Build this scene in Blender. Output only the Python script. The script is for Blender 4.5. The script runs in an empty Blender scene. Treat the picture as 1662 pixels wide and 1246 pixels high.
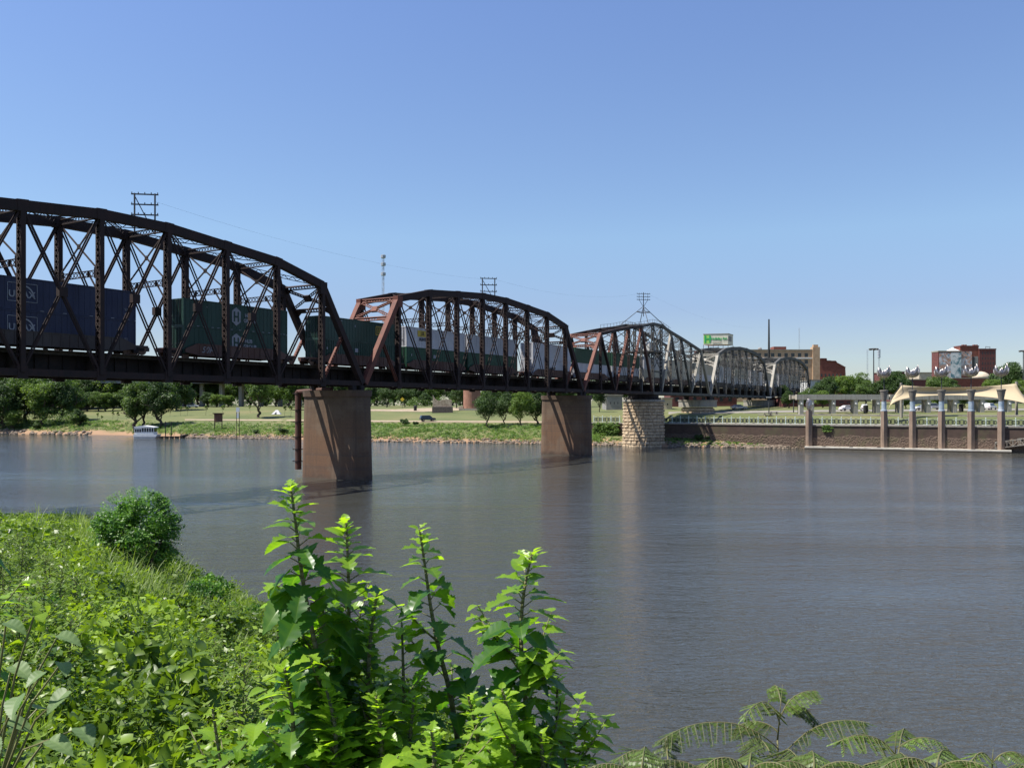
import bpy, math, random
import numpy as np
from mathutils import Vector, Matrix
R = math.radians
scene = bpy.context.scene
col = scene.collection
# ------------------------------------------------------------------ camera, sky, sun, exposure
EYE = 9.35                       # camera height above the water (z = 0), metres
F = 1392.0                       # focal length in pixels of the 1662 px wide photograph
HZ = 658.5                       # row of the horizon in the photograph
cam_d = bpy.data.cameras.new('camera'); cam = bpy.data.objects.new('camera', cam_d); col.objects.link(cam)
cam_d.sensor_width = 36; cam_d.lens = F/1662*36; cam_d.shift_y = (HZ-623)/1662
cam_d.clip_start = 0.05; cam_d.clip_end = 20000
cam.location = (0, 0, EYE); cam.rotation_euler = (R(90), 0, 0)
scene.camera = cam
SUN = Vector((-0.545, -0.075, 1.0)).normalized()
elev = math.asin(SUN.z); azim = math.atan2(SUN.x, SUN.y)
w = bpy.data.worlds.new("World"); scene.world = w; w.use_nodes = True
nt = w.node_tree; bg = nt.nodes['Background']
sky = nt.nodes.new('ShaderNodeTexSky'); sky.sky_type = 'NISHITA'; sky.sun_disc = False
sky.sun_elevation = elev; sky.sun_rotation = azim; sky.altitude = 60
sky.air_density = 1.0; sky.dust_density = 0.25; sky.ozone_density = 3.0
hs = nt.nodes.new('ShaderNodeHueSaturation'); hs.inputs['Saturation'].default_value = 1.08; hs.inputs['Hue'].default_value = .512
nt.links.new(sky.outputs[0], hs.inputs['Color'])
tc = nt.nodes.new('ShaderNodeTexCoord'); sz = nt.nodes.new('ShaderNodeSeparateXYZ'); nt.links.new(tc.outputs['Generated'], sz.inputs[0])
cr = nt.nodes.new('ShaderNodeValToRGB'); nt.links.new(sz.outputs[2], cr.inputs[0]); e = cr.color_ramp.elements      # low sky slightly veiled, as on a humid summer day
for _ in range(4): e.new(.5)
for i, (p_, c_) in enumerate([(0,(.53,.53,.59)),(.11,(.65,.63,.68)),(.19,(.88,.89,.81)),(.3,(.95,.95,.88)),(.42,(1,1,.96)),(1,(1,1,.96))]): e[i].position = p_; e[i].color = c_+(1,)
mx = nt.nodes.new('ShaderNodeMix'); mx.data_type = 'RGBA'; mx.blend_type = 'MULTIPLY'; mx.inputs[0].default_value = 1
nt.links.new(hs.outputs[0], mx.inputs[6]); nt.links.new(cr.outputs[0], mx.inputs[7]); nt.links.new(mx.outputs[2], bg.inputs[0]); bg.inputs[1].default_value = 0.103
sun_d = bpy.data.lights.new('sun', 'SUN'); sun_d.energy = 5.0; sun_d.angle = R(0.5); sun_d.color = (1, .95, .86)
sun = bpy.data.objects.new('sun', sun_d); col.objects.link(sun)
sun.rotation_euler = SUN.to_track_quat('Z', 'Y').to_euler(); sun.location = (-60, 0, 80)
vs = scene.view_settings; vs.view_transform = 'Standard'; vs.look = 'None'; vs.gamma = 1; vs.exposure = 0.85
scene.cycles.max_bounces = 6; scene.cycles.transparent_max_bounces = 8
# ------------------------------------------------------------------ helpers
rnd = random.Random(7)
def wx(px, Y): return (px-831)/F*Y                     # world x of a photograph column at distance Y
def wz(py, Y): return EYE-(py-HZ)*Y/F                  # world z of a photograph row at distance Y
def tag(o, label=None, cat=None, group=None, kind=None):
    if label: o['label'] = label
    if cat: o['category'] = cat
    if group: o['group'] = group
    if kind: o['kind'] = kind
    return o
def thing(name, label, cat, loc=(0,0,0), rz=0, group=None):
    o = bpy.data.objects.new(name, None); col.objects.link(o)
    o.location = loc; o.rotation_euler = (0,0,rz); o.empty_display_size = .2
    return tag(o, label, cat, group)
def copy_thing(o, loc=None, rz=None, sc=None, label=None, parent=None):
    c = o.copy(); col.objects.link(c)
    if parent is not None: c.parent = parent
    for ch in list(o.children): copy_thing(ch, parent=c)
    if loc is not None: c.location = loc
    if rz is not None: c.rotation_euler = (0,0,rz)
    if sc is not None: c.scale = sc if hasattr(sc, '__len__') else (sc,)*3
    if label: c['label'] = label
    return c
class MB:
    def __init__(s): s.v = []; s.f = []; s.m = []
    def add(s, vs_, fs, m=0):
        b = len(s.v); s.v.extend([tuple(p) for p in vs_]); s.f.extend([tuple(i+b for i in f) for f in fs]); s.m.extend([m]*len(fs)); return s
    def box(s, x0, x1, y0, y1, z0, z1, m=0):
        return s.add([(x0,y0,z0),(x1,y0,z0),(x1,y1,z0),(x0,y1,z0),(x0,y0,z1),(x1,y0,z1),(x1,y1,z1),(x0,y1,z1)],
                     [(0,3,2,1),(4,5,6,7),(0,1,5,4),(1,2,6,5),(2,3,7,6),(3,0,4,7)], m)
    def beam(s, p, q, a, b, up=(0,0,1), m=0, a2=None, b2=None):
        """box from p to q; a = size sideways, b = size along the 'up' hint"""
        p = Vector(p); q = Vector(q); d = (q-p)
        if d.length < 1e-6: return s
        d.normalize(); u = Vector(up); side = d.cross(u)
        if side.length < 1e-4: side = d.cross(Vector((1,0,0)))
        side.normalize(); u = side.cross(d).normalized()
        vv = []
        for c, aa, bb in ((p, a, b), (q, a2 or a, b2 or b)):
            for sx, sy in ((-1,-1),(1,-1),(1,1),(-1,1)): vv.append(c+side*(sx*aa/2)+u*(sy*bb/2))
        return s.add(vv, [(0,1,2,3),(7,6,5,4),(0,4,5,1),(1,5,6,2),(2,6,7,3),(3,7,4,0)], m)
    def tube(s, p, q, r, r2=None, n=8, m=0, caps=True):
        p = Vector(p); q = Vector(q); d = (q-p)
        if d.length < 1e-7: return s
        d.normalize(); r2 = r if r2 is None else r2
        a = d.orthogonal().normalized(); b = d.cross(a); vv = []
        for c, rr in ((p, r), (q, r2)):
            for i in range(n):
                t = 2*math.pi*i/n; vv.append(c+a*(rr*math.cos(t))+b*(rr*math.sin(t)))
        fs = [(i, (i+1)%n, n+(i+1)%n, n+i) for i in range(n)]
        if caps: fs += [tuple(range(n-1,-1,-1)), tuple(range(n,2*n))]
        return s.add(vv, fs, m)
    def path(s, pts, radii, n=6, m=0):
        for i in range(len(pts)-1): s.tube(pts[i], pts[i+1], radii[i], radii[i+1], n, m)
        return s
    def lathe(s, prof, n=24, c=(0,0,0), m=0, sx=1, sy=1):
        vv = []
        for r, z in prof:
            for i in range(n):
                t = 2*math.pi*i/n; vv.append((c[0]+r*sx*math.cos(t), c[1]+r*sy*math.sin(t), c[2]+z))
        fs = [(k*n+i, k*n+(i+1)%n, (k+1)*n+(i+1)%n, (k+1)*n+i) for k in range(len(prof)-1) for i in range(n)]
        fs += [tuple(range(n-1,-1,-1)), tuple(range((len(prof)-1)*n, len(prof)*n))]
        return s.add(vv, fs, m)
    def prism(s, pts, z0, z1, m=0, fn=None):
        n = len(pts); vv = [(x,y,z0) for x,y in pts]+[(x,y,z1) for x,y in pts]
        if fn: vv = [fn(*p) for p in vv]
        return s.add(vv, [tuple(range(n-1,-1,-1)), tuple(range(n,2*n))]+[(i,(i+1)%n,n+(i+1)%n,n+i) for i in range(n)], m)
    def xf(s, M, start=0):
        for i in range(start, len(s.v)): s.v[i] = tuple(M @ Vector(s.v[i]))
        return s
    def build(s, name, mat, parent=None, smooth=False, bevel=0, local=False):
        me = bpy.data.meshes.new(name)
        vv = s.v
        if parent is not None and not local:
            L = parent.location.copy(); pp = parent.parent
            while pp is not None: L += pp.location; pp = pp.parent
            vv = [(x-L.x, y-L.y, z-L.z) for x,y,z in vv]
        me.from_pydata(vv, [], s.f)
        for k in (mat if isinstance(mat, (list,tuple)) else [mat]): me.materials.append(k)
        if any(s.m): me.polygons.foreach_set('material_index', s.m)
        if smooth: me.polygons.foreach_set('use_smooth', [True]*len(s.f))
        me.validate(); me.update()
        o = bpy.data.objects.new(name, me); col.objects.link(o)
        if parent is not None: o.parent = parent
        if bevel:
            b = o.modifiers.new('bevel', 'BEVEL'); b.width = bevel; b.segments = 2; b.limit_method = 'ANGLE'
        return o
def np_mesh(name, verts, faces_quads, mat, parent=None, tint=None, smooth=True):
    """fast mesh of quads from numpy arrays; tint = one float per vertex"""
    me = bpy.data.meshes.new(name)
    n, k = faces_quads.shape
    me.vertices.add(len(verts)); me.vertices.foreach_set('co', verts.astype(np.float32).ravel())
    me.loops.add(n*k); me.loops.foreach_set('vertex_index', faces_quads.astype(np.int32).ravel())
    me.polygons.add(n); me.polygons.foreach_set('loop_start', (np.arange(n)*k).astype(np.int32))
    me.polygons.foreach_set('loop_total', np.full(n, k, np.int32))
    if smooth: me.polygons.foreach_set('use_smooth', np.ones(n, bool))
    me.update(calc_edges=True)
    if tint is not None:
        a = me.attributes.new('tint', 'FLOAT', 'POINT'); a.data.foreach_set('value', tint.astype(np.float32))
    me.materials.append(mat)
    o = bpy.data.objects.new(name, me); col.objects.link(o)
    if parent is not None: o.parent = parent
    return o
def text_mb(txt, size, extrude=.01, align='CENTER', bold=0.0, shear=0):
    c = bpy.data.curves.new('txt', 'FONT'); c.body = txt; c.size = size; c.extrude = extrude; c.align_x = align
    c.align_y = 'CENTER'; c.offset = bold; c.shear = shear; c.resolution_u = 3
    o = bpy.data.objects.new('txt', c); col.objects.link(o); bpy.context.view_layer.update()
    me = bpy.data.meshes.new_from_object(o.evaluated_get(bpy.context.evaluated_depsgraph_get()))
    mb = MB(); mb.add([v.co[:] for v in me.vertices], [tuple(p.vertices) for p in me.polygons])
    bpy.data.objects.remove(o); bpy.data.curves.remove(c); bpy.data.meshes.remove(me)
    return mb
# ------------------------------------------------------------------ materials
class MT:
    def __init__(s, name, rough=.8, metal=0, spec=.5):
        s.m = bpy.data.materials.new(name); s.m.use_nodes = True; s.t = s.m.node_tree; s.b = s.t.nodes['Principled BSDF']
        s.b.inputs['Roughness'].default_value = rough; s.b.inputs['Metallic'].default_value = metal
        s.b.inputs['Specular IOR Level'].default_value = spec
        s.co = s.n('ShaderNodeTexCoord').outputs['Object']
    def n(s, ty, **k):
        x = s.t.nodes.new(ty)
        for a, v in k.items(): setattr(x, a, v)
        return x
    def l(s, a, b): s.t.links.new(a, b)
    def map(s, scale=(1,1,1), rot=(0,0,0), src=None):
        x = s.n('ShaderNodeMapping'); x.inputs['Scale'].default_value = scale; x.inputs['Rotation'].default_value = rot
        s.l(src or s.co, x.inputs[0]); return x.outputs[0]
    def noise(s, scale, detail=4, rough=.55, src=None, dist=0):
        x = s.n('ShaderNodeTexNoise'); x.inputs['Scale'].default_value = scale; x.inputs['Detail'].default_value = detail
        x.inputs['Roughness'].default_value = rough; x.inputs['Distortion'].default_value = dist
        s.l(src or s.co, x.inputs['Vector']); return x.outputs['Fac']
    def ramp(s, fac, stops, interp='LINEAR'):
        x = s.n('ShaderNodeValToRGB'); x.color_ramp.interpolation = interp; e = x.color_ramp.elements
        while len(e) < len(stops): e.new(.5)
        for i, (p, c) in enumerate(stops):
            e[i].position = p; e[i].color = (c if hasattr(c, '__len__') else (c,c,c))[:3]+(1,) if hasattr(c, '__len__') else (c,c,c,1)
        s.l(fac, x.inputs[0]); return x.outputs[0]
    def mix(s, fac, a, b, mode='MIX'):
        x = s.n('ShaderNodeMix', data_type='RGBA', blend_type=mode)
        for v, i in ((fac, 0), (a, 6), (b, 7)):
            if hasattr(v, 'links') or hasattr(v, 'is_linked'): s.l(v, x.inputs[i])
            else: x.inputs[i].default_value = v if i == 0 else tuple(v)+(1,)
        return x.outputs[2]
    def math(s, op, a, b=0.0, clamp=False):
        x = s.n('ShaderNodeMath', operation=op); x.use_clamp = clamp
        for v, i in ((a,0),(b,1)):
            if hasattr(v, 'is_linked'): s.l(v, x.inputs[i])
            else: x.inputs[i].default_value = v
        return x.outputs[0]
    def sep(s, src=None):
        x = s.n('ShaderNodeSeparateXYZ'); s.l(src or s.co, x.inputs[0]); return x.outputs
    def bump(s, h, strength=.5, dist=.02):
        x = s.n('ShaderNodeBump'); x.inputs['Strength'].default_value = strength; x.inputs['Distance'].default_value = dist
        s.l(h, x.inputs['Height']); s.l(x.outputs[0], s.b.inputs['Normal']); return x
    def color(s, c):
        if hasattr(c, 'is_linked'): s.l(c, s.b.inputs['Base Color'])
        else: s.b.inputs['Base Color'].default_value = tuple(c)+(1,)
        return s
def mottled(name, a, b, scale=2, rough=.8, bump=.3, bd=.02, metal=0, spec=.4, lo=.35, hi=.65, world=False):
    m = MT(name, rough, metal, spec)
    src = m.n('ShaderNodeNewGeometry').outputs['Position'] if world else None
    f = m.noise(scale, 6, .6, src); m.color(m.ramp(f, [(lo, a), (hi, b)]))
    if bump: m.bump(m.noise(scale*6, 4, .6, src), bump, bd)
    return m.m
def streaked(name, a, b, c, rough=.8, scale=.9):
    """weathered surface: mottling plus streaks that run down"""
    m = MT(name, rough); pos = m.n('ShaderNodeNewGeometry').outputs['Position']
    f = m.noise(scale, 6, .65, pos); s_ = m.noise(1, 5, .6, m.map((3.2, 3.2, .22), src=pos))
    base = m.ramp(f, [(.3, a), (.7, b)]); m.color(m.mix(m.ramp(s_, [(.52, 0.0), (.72, .85)]), base, c))
    m.bump(m.noise(9, 4, .6, pos), .35, .02)
    return m.m
RUST = streaked('rusty_steel', (.013,.007,.006), (.032,.013,.010), (.008,.006,.005), .85)
RUSTP = streaked('sunlit_orange_rust', (.085,.027,.016), (.165,.046,.026), (.07,.026,.017), .75)  # RUST brightened: direct sun on portals, end posts and diagonals put into the colour
RUST_DK = streaked('dark_rusty_steel', (.055,.024,.017), (.10,.042,.028), (.025,.014,.012), .8)
GREY = streaked('weathered_grey_steel', (.042,.042,.041), (.090,.088,.083), (.035,.026,.021), .75)
GREYP = streaked('pale_sunlit_steel', (.20,.185,.155), (.32,.295,.25), (.12,.08,.055), .65)  # GREY with sunlight put into the colour for portals and struts; plain pale on gangway
GREY_DK = streaked('dark_weathered_steel', (.07,.066,.062), (.13,.12,.11), (.06,.035,.025), .7)
DECKM = mottled('sooty_girder_steel', (.012,.010,.010), (.028,.019,.017), 1.2, .85, .3, world=True)
WIREM = mottled('galvanised_rod', (.03,.032,.036), (.06,.06,.065), 3, .6, 0)
TIE = mottled('creosoted_timber', (.025,.02,.016), (.06,.048,.036), 3, .95, .4, world=True)
RAIL = mottled('rail_steel', (.10,.06,.045), (.18,.12,.09), 3, .5, 0, metal=.6)
WHITE = mottled('white_paint', (.62,.63,.62), (.76,.76,.74), 2, .5, 0)
BLACKM = mottled('black_rubber', (.012,.012,.013), (.03,.03,.03), 3, .8, 0)
GLASS = MT('dark_glass', .08).color((.02,.028,.035)).m
CONC = streaked('pale_concrete', (.21,.19,.16), (.31,.285,.24), (.12,.10,.08), .9, .5)
CONCL = streaked('light_cast_concrete', (.32,.295,.25), (.44,.41,.355), (.18,.15,.12), .9, .5)
CONCD = streaked('dull_brown_concrete', (.13,.115,.095), (.20,.18,.15), (.08,.065,.05), .9, .6)
# pier concrete: mud-brown towards the water line, cast in lifts
def pier_mat():
    m = MT('stained_pier_concrete', .9); pos = m.n('ShaderNodeNewGeometry').outputs['Position']
    z = m.sep(pos)[2]; n1 = m.noise(.5, 6, .65, pos)
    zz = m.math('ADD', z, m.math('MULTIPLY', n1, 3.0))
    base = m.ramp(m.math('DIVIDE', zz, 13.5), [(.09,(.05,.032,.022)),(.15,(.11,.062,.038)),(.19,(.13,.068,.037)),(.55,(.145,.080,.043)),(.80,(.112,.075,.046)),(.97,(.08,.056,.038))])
    lifts = m.noise(1, 3, .5, m.map((.02,.02,2.6), src=pos)); base = m.mix(m.ramp(lifts, [(.40,.75),(.50,0.0)]), base, (.10,.06,.04)); crk = m.noise(.9, 8, .75, pos, 1.5); base = m.mix(m.ramp(crk, [(.485,0.0),(.5,.6),(.515,0.0)]), base, (.05,.035,.025)); pat = m.noise(.35, 5, .6, pos); base = m.mix(m.ramp(pat, [(.5,0.0),(.62,.5)]), base, (.16,.115,.078))
    st = m.noise(1, 5, .6, m.map((2.6,2.6,.16), src=pos)); base = m.mix(m.ramp(st, [(.5,0.0),(.72,.7)]), base, (.08,.05,.035))
    m.color(base); m.bump(m.noise(5, 6, .65, pos), .5, .03); return m.m
PIERM = pier_mat()
def leaf_mat(name, dark, light, tr=.35, gloss=.45, trcol=None):
    m = bpy.data.materials.new(name); m.use_nodes = True; t = m.node_tree; t.nodes.clear()
    out = t.nodes.new('ShaderNodeOutputMaterial'); at = t.nodes.new('ShaderNodeAttribute'); at.attribute_name = 'tint'
    r = t.nodes.new('ShaderNodeValToRGB'); r.color_ramp.elements[0].color = dark+(1,); r.color_ramp.elements[1].color = light+(1,)
    t.links.new(at.outputs['Fac'], r.inputs[0])
    p = t.nodes.new('ShaderNodeBsdfPrincipled'); p.inputs['Roughness'].default_value = gloss; p.inputs['Specular IOR Level'].default_value = .35
    t.links.new(r.outputs[0], p.inputs['Base Color'])
    tl = t.nodes.new('ShaderNodeBsdfTranslucent'); mc = t.nodes.new('ShaderNodeMix'); mc.data_type = 'RGBA'; mc.blend_type = 'MULTIPLY'
    mc.inputs[0].default_value = 1; t.links.new(r.outputs[0], mc.inputs[6]); mc.inputs[7].default_value = (trcol or (2.4, 2.5, .9))+(1,)
    t.links.new(mc.outputs[2], tl.inputs[0])
    x = t.nodes.new('ShaderNodeMixShader'); x.inputs[0].default_value = tr
    t.links.new(p.outputs[0], x.inputs[1]); t.links.new(tl.outputs[0], x.inputs[2]); t.links.new(x.outputs[0], out.inputs[0])
    return m
TREE_A = leaf_mat('tree_foliage', (.030,.065,.014), (.11,.17,.035), .25, .6)
TREE_B = leaf_mat('light_tree_foliage', (.045,.09,.016), (.16,.23,.045), .28, .6)
TREE_D = leaf_mat('dark_tree_foliage', (.018,.042,.011), (.065,.115,.026), .2, .6)
BANKL = leaf_mat('bank_weeds', (.04,.085,.018), (.15,.24,.05), .25, .6)
BARK = mottled('bark', (.05,.038,.028), (.11,.085,.06), 6, .95, .6, .03)
# ------------------------------------------------------------------ water
def water():
    m = MT('river_water', .07, 0, .5); m.b.inputs['IOR'].default_value = 1.48
    pos = m.n('ShaderNodeNewGeometry').outputs['Position']
    silt = m.noise(.012, 3, .5, pos)
    m.color(m.ramp(silt, [(.3,(.038,.041,.037)),(.7,(.050,.049,.040))]))
    a = m.noise(1, 3, .6, m.map((2.0,4.2,1), (0,0,R(-24)), pos), .6)
    b = m.noise(1, 3, .55, m.map((.42,1.25,1), (0,0,R(10)), pos), .4)
    c = m.noise(1, 2, .5, m.map((5,10,1), (0,0,R(-24)), pos), .2)
    d = m.noise(1, 2, .5, m.map((.12,.34,1), (0,0,R(-10)), pos), .5)
    patch = m.ramp(m.noise(1, 4, .6, m.map((.010,.05,1), (0,0,R(-8)), pos), .6), [(.34,.30),(.52,.85),(.66,1.15)])
    h = m.math('ADD', m.math('MULTIPLY', a, .55), m.math('ADD', m.math('MULTIPLY', b, .95), m.math('MULTIPLY', c, .13)))
    h = m.math('MULTIPLY', m.math('ADD', h, m.math('MULTIPLY', d, .7)), patch)
    m.bump(h, 1.0, .19)
    mb = MB(); mb.add([(-900,-60,0),(900,-60,0),(900,420,0),(-900,420,0)], [(0,1,2,3)])
    o = mb.build('river_water', m.m); tag(o, 'rippled grey blue river', None, kind='structure')
water()
# ------------------------------------------------------------------ ground: far bank and near bank
SH = [(-1400,420),(-600,360),(-200,318),(0,286),(200,272),(300,250),(475,240),(620,223),(880,210),(960,203),(1080,195),(1200,191),(1300,187.5),(1662,169.5),(2600,134),(4200,104)]
WL = [(960,214),(1080,204.5),(1310,187.6),(1662,170),(2600,134.5),(4200,104.5)]      # line of the retaining wall
def lin(tab, x):
    if x <= tab[0][0]: return tab[0][1]
    for (a, b), (c, d) in zip(tab, tab[1:]):
        if x <= c: return b+(d-b)*(x-a)/(c-a)
    return tab[-1][1]
BANKP = [(0,-.9),(1.2,.15),(3,.9),(10,2.4),(16,3.5),(45,5.6),(95,8.6),(135,9.3),(400,9.5),(1500,11)]
PARKP = [(0,5.2),(5,5.35),(9,6.1),(14,6.9),(40,7.8),(70,8.6),(140,10.5),(400,13),(1500,14)]
TOEP = [(0,-.9),(1,.2),(3,.8),(7,1.6),(12,2.4)]
def far_z(px, Y):
    d = Y-lin(SH, px); zl = lin(BANKP, d)
    if px <= 940: return zl
    dw = Y-lin(WL, max(px, 960)); zr = lin(PARKP, dw) if dw >= 0 else lin(TOEP, d)
    k = min(1, (px-940)/30.); return zl*(1-k)+zr*k
def gz(X, Y): return far_z(X/Y*F+831, Y)
def gx(px, Y): return (wx(px, Y), Y, far_z(px, Y))
# the far ground is built as two sheets so the quay edge stays sharp
def sheets():
    m = MT('park_grass', .95); pos = m.n('ShaderNodeNewGeometry').outputs['Position']
    g = m.ramp(m.noise(.05, 6, .65, pos), [(.3,(.060,.080,.020)),(.5,(.105,.115,.034)),(.72,(.165,.14,.058))])
    g = m.mix(m.ramp(m.noise(1.2, 4, .6, pos), [(.4,0.0),(.75,.4)]), g, (.08,.115,.03))
    z = m.sep(pos)[2]; zz = m.math('ADD', z, m.math('MULTIPLY', m.noise(.12, 5, .6, pos), 3.0))
    m.color(m.mix(m.ramp(m.math('DIVIDE', zz, 10), [(.22,1.0),(.32,0.0)]), g, (.27,.165,.095)))
    m.bump(m.noise(2.5, 5, .65, pos), .6, .15)
    def sheet(name, label, pxs, start, ds, zf, mat):
        mb = MB(); rr = random.Random(3); n = len(ds)
        for px in pxs:
            for d in ds: mb.v.append((wx(px, start(px)+d), start(px)+d, zf(px, d)+(rr.uniform(-.15,.15) if 3 <= d < 40 else 0)))
        for i in range(len(pxs)-1):
            for j in range(n-1): a = i*n+j; mb.f.append((a, a+n, a+n+1, a+1)); mb.m.append(0)
        tag(mb.build(name, mat, smooth=True), label, None, kind='structure')
    sheet('far_bank_ground', 'grassy far bank of the river', list(range(-1400,-200,100))+list(range(-200,961,20)), lambda p: lin(SH,p),
          [0,.6,1.2,2,3,5,7.5,10,13,16,22,30,45,60,80,95,115,135,200,300,400,700,1100,1800,3500,9000], lambda p,d: -2.5 if d == 0 else lin(BANKP,d), m.m)
    R_ = list(range(960,1700,20))+list(range(1700,4300,100))
    sheet('park_ground', 'lawn behind the river wall', R_, lambda p: lin(WL,p)+.3, [0,5,9,14,25,40,55,70,100,140,220,400,700,1100,1800,3500,9000], lambda p,d: lin(PARKP,d), m.m)
    sheet('wall_toe_bank', 'weedy strip of bank at the foot of the wall', list(range(960,1321,20)), lambda p: lin(SH,p),
          [0,.6,1.2,2,3,5,7,9,11], lambda p,d: (-2.5 if d == 0 else lin(TOEP,d))-max(0,(p-1240)/80.)*1.6, m.m)
sheets()
def near_z(X, Y):
    a = 7.7-.37*Y-.51*X; b = 7.75-.115*max(Y,0)
    k = 1.2; h = max(0, min(1, .5+.5*(b-a)/k)); z = b*(1-h)+a*h-k*h*(1-h)
    return max(z, -3)
def near_ground():
    m = MT('bank_soil', .95); pos = m.n('ShaderNodeNewGeometry').outputs['Position']
    m.color(m.ramp(m.noise(1.2, 6, .6, pos), [(.35,(.03,.04,.012)),(.6,(.06,.075,.02)),(.75,(.16,.10,.055))])); m.bump(m.noise(6, 5, .6, pos), .8, .06)
    xs = np.linspace(-110, 40, 151); ys = np.linspace(-14, 90, 131); mb = MB(); n = len(ys)
    for x in xs:
        for y in ys: mb.v.append((x, y, near_z(x,y)+.12*math.sin(x*1.7+y)*math.cos(y*1.3-x*.6)))
    for i in range(len(xs)-1):
        for j in range(n-1): a = i*n+j; mb.f.append((a, a+n, a+n+1, a+1)); mb.m.append(0)
    tag(mb.build('near_bank_ground', m.m, smooth=True), 'sloping earth bank under the weeds', None, kind='structure')
near_ground()
# ------------------------------------------------------------------ bridge geometry
PHI = 0.5466; U = 6.94; LN = 10.70*U; WD = 6.66; LF = LN+WD; LC = LN+WD/2; S0 = 12.229
cs, sn = math.cos(PHI), math.sin(PHI)
DV = Vector((sn, cs, 0)); NV = Vector((-cs, sn, 0)); UP = Vector((0,0,1))
def B(s, l, z): return Vector((s*sn-l*cs, s*cs+l*sn, z))       # s, l in metres
ZB = 11.9; RT = 14.45
def laced(mb, p, q, dep, wid, fl=.09, th=.03, pitch=.6, cross=False, plates=False, bar=.07):
    """two flange angles joined by zigzag lacing. dep, wid: full-size vectors of the depth (laced) and width directions"""
    p = Vector(p); q = Vector(q); dep = Vector(dep); wid = Vector(wid); d = q-p; L = d.length; n = max(2, int(L/pitch))
    wl = max(wid.length, .02)
    for s_ in (-.5, .5): mb.beam(p+dep*s_, q+dep*s_, wl, fl, dep)
    for i in range(n):
        a = p+d*(i/n); b = p+d*((i+1)/n); sg = .5 if i % 2 == 0 else -.5
        mb.beam(a-dep*sg, b+dep*sg, th, bar, wid.cross(d))
        if cross: mb.beam(a+dep*sg, b-dep*sg, th, bar, wid.cross(d))
def post(mb, p, q, dD=.42, dN=.72, pitch=.55, fine=True, core=False):
    """built-up post: two channels (webs parallel to the truss) laced on the faces that look along the bridge"""
    p = Vector(p); q = Vector(q); ax = (q-p).normalized()
    Dp = ax.cross(NV).normalized()
    for s_ in (-.5, .5): mb.beam(p+NV*(dN*s_), q+NV*(dN*s_), .05, dD, Dp)
    for s_ in (-.5, .5):
        for t_ in (-.5, .5):
            mb.beam(p+NV*(dN*(t_-.12*(1 if t_ > 0 else -1)))+Dp*(dD*s_*.95), q+NV*(dN*(t_-.12*(1 if t_ > 0 else -1)))+Dp*(dD*s_*.95), .12, .025, Dp)
    if core: mb.beam(p, q, dN*.86, .04, Dp)
    L = (q-p).length; n = max(3, int(L/pitch))
    for i in range(n):
        a = p+(q-p)*(i/n); b = p+(q-p)*((i+1)/n)
        for s_ in (-.5, .5):
            sg = .42 if (i % 2 == 0) else -.42
            mb.beam(a+NV*(dN*sg)+Dp*(dD*s_), b-NV*(dN*sg)+Dp*(dD*s_), .09, .02, Dp)
            if fine: mb.beam(a-NV*(dN*sg)+Dp*(dD*s_*1.06), b+NV*(dN*sg)+Dp*(dD*s_*1.06), .09, .02, Dp)
def chord_seg(mb, p, q, a=.72, b=.92): mb.beam(p, q, a, b, UP)
def floor_system(root, s0, s1, joints, mat, lat_mat):
    for s in joints:
        mb = MB(); mb.beam(B(s,LN+.2,13.0), B(s,LF-.2,13.0), .06, 1.7, UP)
        for z in (12.17, 13.83): mb.beam(B(s,LN+.2,z), B(s,LF-.2,z), .4, .05, UP)
        mb.build('floor_beam', mat, root)
    for l in (LC-1.0, LC+1.0):
        mb = MB(); mb.beam(B(s0,l,13.32), B(s1,l,13.32), .04, 1.6, UP)
        for z in (12.5, 14.13): mb.beam(B(s0,l,z), B(s1,l,z), .36, .04, UP)
        n = int((s1-s0)/1.3)
        for i in range(n): c = s0+(i+.5)*(s1-s0)/n; mb.beam(B(c,l,12.52), B(c,l,14.11), .3, .03, DV)
        mb.build('stringer', mat, root)
    mb = MB()
    for a, b in zip(joints, joints[1:]):
        for (la, lb) in ((LN,LF),(LF,LN)): mb.beam(B(a,la,12.12), B(b,lb,12.12), .16, .08, UP)
    mb.build('bottom_lateral_bracing', mat, root)
    mb = MB(); n = int((s1-s0)/.5)
    for i in range(n):
        c = s0+(i+.5)*(s1-s0)/n; mb.beam(B(c,LC-1.6-.15*(i%3==0),14.27), B(c,LC+1.6,14.27), .24, .22, UP)
    mb.build('crossties', TIE, root)
    for l in (LC-.75, LC+.75):
        mb = MB(); mb.beam(B(s0,l,14.42), B(s1,l,14.42), .07, .07, UP); mb.beam(B(s0,l,14.395), B(s1,l,14.395), .14, .02, UP)
        mb.build('rail', RAIL, root)
    # walkway and cable trough on the near side of the track
    for sg in (-1, 1):
        mb = MB()
        for a_ in (1.95, 2.55): mb.beam(B(s0,LC+sg*a_,14.28), B(s1,LC+sg*a_,14.28), .52, .06, UP)
        mb.beam(B(s0,LC+sg*2.3,14.1), B(s1,LC+sg*2.3,14.1), .12, .3, UP); mb.build('walkway', TIE, root)
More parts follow.
